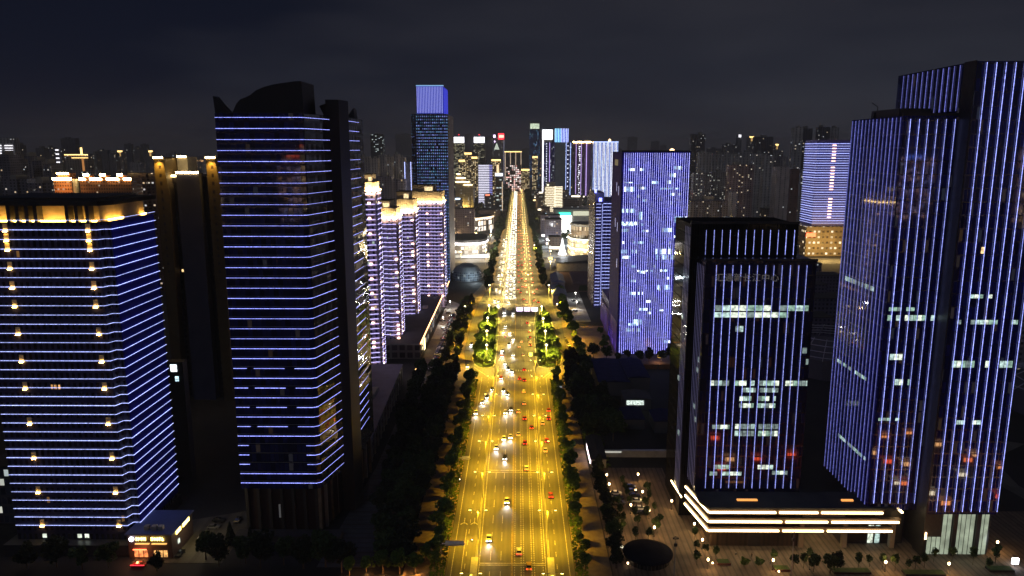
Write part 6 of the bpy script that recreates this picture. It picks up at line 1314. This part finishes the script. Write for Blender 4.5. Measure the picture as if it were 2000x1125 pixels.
CARS=[ (3.7,222.4,'y'),(0.5,231.4,'w'),(-10.1,240.0,'w'),(-4.2,268.5,'w'),(13.0,273.2,'r'),(3.7,298.4,'w'),(-5.7,309.5,'k'),(12.5,317.9,'w'),(-9.9,320.9,'w'),(3.4,326.7,'r'),(13.6,329.3,'r'),(-6.6,331.7,'w'),(-3.5,333.8,'w'),(0.3,337.0,'w'),(6.8,346.1,'r'),(6.9,346.2,'r'),(12.4,351.8,'w'),(12.5,352.8,'w'),(15.6,358.6,'r'),(3.5,358.8,'r'),(-21.7,366.2,'w'),(-6.4,367.3,'w'),(0.3,368.4,'w'),(16.1,370.6,'r'),(-3.6,371.5,'k'),(3.4,381.1,'w'),(-19.2,383.1,'w'),(-17.1,391.0,'k'),(-5.9,396.9,'k'),(3.3,400.6,'w'),(-8.2,402.9,'k'),(-14.6,405.3,'k'),(4.0,422.0,'r'),(1.0,424.6,'r'),(-10.0,425.9,'r'),(-3.6,439.2,'w'),(3.9,443.3,'r'),(-6.2,444.1,'k'),(-38.9,446.8,'w'),(-31.4,449.8,'w'),(-8.3,456.1,'w'),(-39.6,460.4,'r'),(31.9,462.6,'w'),(-10.4,473.5,'r'),(36.0,473.9,'w'),(-3.2,476.2,'w'),(3.6,476.3,'w'),(-10.7,487.0,'w'),(0.9,497.8,'w'),(10.1,501.5,'r'),(-6.3,503.2,'k'),(-32.6,503.7,'k'),(2.5,510.7,'w'),(10.3,510.8,'w'),(-3.5,518.4,'w'),(10.3,524.4,'r'),(-6.2,536.6,'w'),(-10.8,538.6,'w'),(8.6,540.9,'r'),(-9.6,558.2,'w'),(7.4,568.9,'r'),(-4.1,604.4,'k'),(-17.3,607.0,'B'),(-15.1,637.5,'w'),(-8.7,649.3,'w'),(7.8,649.5,'w'),(18.1,649.6,'r'),(14.6,655.6,'w'),(5.4,661.7,'w'),(2.4,694.4,'r'),(18.1,712.0,'w') ]
def lane_name(x):
    return 'outer' if x < -8 else 'middle' if x < -5 else 'inner'
inb = sorted([c for c in CARS if -13 < c[0] < -2.5 and c[2] != 'B'], key=lambda c: c[1]); outb = sorted([c for c in CARS if -2.5 <= c[0] <= 10.6], key=lambda c: c[1]); rest = [c for c in CARS if c not in inb and c not in outb]
seen_ = []
for lst, rz, dr in ((inb, 0, 'toward the camera'), (outb, math.pi, 'away up the road')):
    n = 0
    for (x,y,c) in lst:
        if any(abs(x-a) < 1.9 and abs(y-b) < 5 for a,b in seen_): continue
        seen_.append((x,y)); n += 1
        x = min(max(x,-11.3 if rz == 0 else -.2),-3.2 if rz == 0 else 8.6)
        car(x, y, c, rz, f'{nth(n)} car from the bottom driving {dr}, painted {CN[c]}', f'cars driving {dr}', beams=(rz == 0), tail=(rz != 0))
n = 0
for (x,y,c) in rest:
    if any(abs(x-a) < 1.9 and abs(y-b) < 5 for a,b in seen_): continue
    seen_.append((x,y)); n += 1
    if c == 'B':
        t = thing('bus', 'white lit bus driving toward the camera past the left island', 'bus', (-11.5,y,.04)); part('body', MB().box(-12.75,-10.25,y-5.5,y+5.5,.4,3.1), PAINT['w'], t); part('window', MB().box(-12.8,-10.2,y-5.3,y+5.3,1.5,2.6), LED('bus_light', (.9,.95,1), 1.4), t)
        for a in (-12.2,-10.8): part('headlight', MB().box(a-.25,a+.25,y-5.7,y-5.5,.7,1.0), M_hl, t)
        for a in (-12.7,-10.5):
            for b in (-3.6,3.4): part('wheel', MB().rod((a,y+b,.5),(a+.25,y+b,.5),.5,n=12), M_tyre, t)
        o = link(bpy.data.objects.new('headlight_beam', HB)); o.location = (0,-6,1); o.rotation_euler = (R(-80),0,0); o.parent = t
        continue
    inward = x < 0; sd = 'left' if inward else 'right'
    if x > 10: x = max(x, 12.4)
    if inward and y > 430: x = min(x, -31.6) if y < 600 else -17.5
    if not inward and y > 440 and y < 600: x = max(x, 31.0)
    car(x, y, c, 0 if inward else math.pi, f'{nth(n)} car up the outer lanes, {sd} side lane, painted {CN[c]}', 'cars on the side lanes', beams=inward, tail=not inward)
# dense traffic up the far avenue
rc = random.Random(12); n = 0
for lane in (-11,-7.4,-3.9):
    y = 668+rc.random()*12
    while y < 1180:
        n += 1; car(lane+rc.uniform(-.4,.4), y, rc.choice('wwwksskb'), 0, f'{nth(n)} headlit car in the dense far inbound traffic', 'far inbound cars with headlights', detail=1, tail=False); y += rc.uniform(10,28)
n = 0
for lane in (.6,4.2,7.6):
    y = 705+rc.random()*20
    while y < 1180:
        n += 1; car(lane+rc.uniform(-.4,.4), y, rc.choice('wrwksskb'), math.pi, f'{nth(n)} red lit car in the dense far outbound traffic', 'far outbound cars with red lights', detail=1, beams=False); y += rc.uniform(26,60)*(1 if y < 1200 else 2)
n = 0
for lane, rz in ((-17.5,0),(-21,0),(15,math.pi)):
    y = 650+rc.random()*20
    while y < 1150: n += 1; car(lane, y, rc.choice('wwks'), rz, f'{nth(n)} car on the service lanes beside the far avenue', 'far service lane cars', detail=1, beams=rz == 0, tail=rz != 0); y += rc.uniform(22,60)
ft = MB()
for lane, mi in ((-11,1),(-7.4,1),(-3.9,1),(.6,2),(4.2,2),(7.6,2)):
    y = 1190+rc.random()*10
    while y < 2500:
        x = lane+rc.uniform(-.4,.4); ft.box(x-.9,x+.9,y-2.2,y+2.2,.35,1.0).box(x-.75,x+.75,y-.6,y+1.5,1.0,1.5); ft.box(x-.9,x+.9,y-2.4,y-2.2,.5,1.1,mi); y += rc.uniform(14,44) if mi == 1 else rc.uniform(40,90)
struct('far_traffic', ft, [PAINT['s'], LED('far_headlights', (1,.93,.8), 9), LED('far_taillights', (1,.3,.08), 3)], 'stuff')
# parked cars
n = 0
for y in [440+k*3.1 for k in range(52)]:
    if rc.random() < .2: continue
    n += 1; car(-53.4+rc.uniform(-.3,.3), y, rc.choice('wwskkrwb'), R(90+rc.uniform(-3,3)), f'{nth(n)} car in the long parked row left of the green strip', 'parked row left of the junction', lights=False, z=.16)
n = 0
for y in [575+k*3.3 for k in range(26)]:
    if rc.random() < .25: continue
    n += 1; car(39.6+(y-575)*-.02, y, rc.choice('wwskkwb'), R(-80), f'{nth(n)} car parked along the right verge past the island', 'parked row right of the junction', lights=False, z=.16)
for k in range(6): car(33.5-.4*k+2.6, 488+k*6.2, 'kkwkks'[k], 0, f'{nth(k+1)} car parked in line on the right kerb beside the island', 'cars parked on the right kerb', lights=False, z=.16)
for k,(x,y,c) in enumerate(((45.6,277,'s'),(46,273,'k'),(46.4,268.6,'w'),(46.6,262.6,'w'),(47,258.8,'k'),(39,275,'w'),(39.2,270.8,'k'),(39.4,267,'s'),(45.6,281,'k'))):
    car(x, y, c, R(90), f'{nth(k+1)} {CN[c]} car in the plaza parking rows, two columns', 'cars in the plaza car park', lights=False, z=.16)
for k,(x,y,c) in enumerate(((53,645,'w'),(50,655,'s'),(54,668,'w'),(48,612,'k'),(-57,585,'w'),(-60,575,'k'),(-58,603,'s'),(-57,548,'w'),(58.5,502,'b'),(62,930,'w'),(38,975,'s'),(45,985,'w'),(52,978,'k'))):
    car(x, y, c, rc.random()*6, f'{nth(k+1)} {CN[c]} car parked loosely on the courtyards along the avenue', 'cars on the courtyards', lights=False, z=.16)
for k,(x,y,c,a) in enumerate(((-110,252,'k',90),(-110,247,'s',90),(-110,239,'w',90),(-119,238,'k',88),(-119,243,'s',92),(-103,252,'k',0),(-114,229,'k',0),(-57,330,'k',0),(-57,342,'s',0),(-56.6,300,'w',0))):
    car(x, y, c, R(a), f'{nth(k+1)} {CN[c]} car standing unlit around the dark office tower', 'unlit cars around the office tower', lights=False, z=.14)
print('THINGS', len([o for o in sc.objects if o.get('category')]), 'OBJ', len(sc.objects))
# ------------------------------------------------------------------ people and scooters
def body(pts, edges, rad, name, mat, parent, loc):
    me = bpy.data.meshes.new(name); me.from_pydata(pts, edges, []); o = link(bpy.data.objects.new(name, me)); o.parent = parent; o.location = loc
    sm = o.modifiers.new('skin','SKIN'); 
    for v, r_ in zip(me.skin_vertices[0].data, rad): v.radius = (r_, r_)
    me.skin_vertices[0].data[0].use_root = True; ss = o.modifiers.new('sub','SUBSURF'); ss.levels = 1; ss.render_levels = 1; me.materials.append(mat); return o
def person(x, y, label, top_c, leg_c, rz=0, z=.16, sit=False):
    t = thing('person', label, 'person', (x,y,z), rz)
    leg = pr('trousers_'+leg_c[0], leg_c[1], .8); shirt = pr('shirt_'+top_c[0], top_c[1], .8); skin = pr('skin', (.35,.2,.14), .6); hair = pr('dark_hair', (.02,.015,.012), .6)
    P = [(0,0,.93),(0,0,1.15),(0,-.02,1.38),(0,-.03,1.50),(0,-.04,1.60),(.1,0,.9),(.12,-.14 if not sit else -.4,.5 if not sit else .72),(.12,.02 if not sit else -.42,.09 if not sit else .3),(.12,-.14 if not sit else -.55,.05 if not sit else .26),(-.1,0,.9),(-.12,.06 if not sit else -.4,.5 if not sit else .72),(-.12,.2 if not sit else -.42,.1 if not sit else .3),(-.12,.06 if not sit else -.55,.05 if not sit else .26),(.2,0,1.36),(.26,.08,1.1),(.27,-.08 if not sit else -.4,.88 if not sit else 1.0),(-.2,0,1.36),(-.26,-.06,1.1),(-.27,-.18 if not sit else -.4,.9 if not sit else 1.0)]
    E = [(0,1),(1,2),(2,3),(3,4),(0,5),(5,6),(6,7),(7,8),(0,9),(9,10),(10,11),(11,12),(2,13),(13,14),(14,15),(2,16),(16,17),(17,18)]
    body(P, E, [.13,.13,.14,.06,.09,.1,.07,.045,.04,.1,.07,.045,.04,.06,.05,.035,.06,.05,.035], 'body', skin, t, (0,0,0))
    body([P[0],P[1],P[2],P[13],P[14],P[16],P[17]], [(0,1),(1,2),(2,3),(3,4),(2,5),(5,6)], [.155,.15,.165,.08,.065,.08,.065], 'shirt', shirt, t, (0,0,0))
    body([P[0],P[5],P[6],P[7],P[9],P[10],P[11]], [(0,1),(1,2),(2,3),(0,4),(4,5),(5,6)], [.16,.12,.085,.06,.12,.085,.06], 'trousers', leg, t, (0,0,0))
    part('hair', MB().lathe([(.09,1.6),(.115,1.66),(.1,1.73),(.03,1.77)],(0,-.01),8), hair, t, world=False)
    return t
person(73.5,230,'person in pale shirt walking on the plaza before the podium', ('pale',(.6,.6,.58)), ('dark',(.03,.03,.05)), .4)
person(78.6,229,'person in dark clothes walking on the plaza right of the pale shirted walker', ('black',(.03,.03,.03)), ('dark',(.03,.03,.05)), -.6)
person(83.2,224.4,'person in grey standing by the reddish planter on the plaza', ('grey',(.2,.2,.22)), ('blue',(.05,.07,.14)), 2)
person(35,258,'person in pale clothes beside the plaza lantern column', ('pale',(.6,.6,.58)), ('dark',(.03,.03,.05)), 1)
for k,(x,y,lab) in enumerate(((-15.9,239,'rider on a scooter keeping beside the left barrier'),(-23.9,287,'rider on a red scooter at the left kerb'),(31.2,281,'rider on a scooter on the right footpath'),(-28.4,262,'rider on a scooter on the left footpath'))):
    t = thing('scooter', lab.replace('rider on a ','').replace('red scooter','red scooter standing') + ' carrying a rider', 'scooter', (x,y,.05)); sc_m = pr('scooter_paint_%d'%(k%2), ((.4,.03,.03) if k == 1 else (.3,.3,.32)), .3)
    part('body', MB().slab([(-.5,.35),(-.55,.9),(-.4,.95),(-.25,.4),(.15,.4),(.2,.75),(.75,.8),(.75,.5),(.5,.3)], 'x', -.16, .16), sc_m, t, world=False); part('handlebar', MB().rod((-.3,-.45,1.02),(.3,-.45,1.02),.03), M_dark, t, world=False)
    for yy in (-.62,.62): part('wheel', MB().rod((-.06,yy,.25),(.06,yy,.25),.25,n=10), M_tyre, t, world=False)
    part('headlight', MB().box(-.1,.1,-.66,-.56,.78,.9), M_hl, t, world=False)
    person(x, y+.15, lab, ('dim',(.25,.22,.2)), ('dark',(.03,.03,.05)), 0, -.02, sit=True)
# ------------------------------------------------------------------ haze
hz = MB().box(-4600,4600,-1600,7200,-2,212)
hm = bpy.data.materials.new('haze_air'); hm.use_nodes = True; hm.node_tree.nodes.clear()
ho = hm.node_tree.nodes.new('ShaderNodeOutputMaterial'); hv = hm.node_tree.nodes.new('ShaderNodeVolumePrincipled'); hv.inputs['Density'].default_value = 0.00014; hv.inputs['Color'].default_value = (.85,.88,.95,1)
hm.node_tree.links.new(hv.outputs[0], ho.inputs['Volume']); struct('haze', hz, hm, 'stuff')
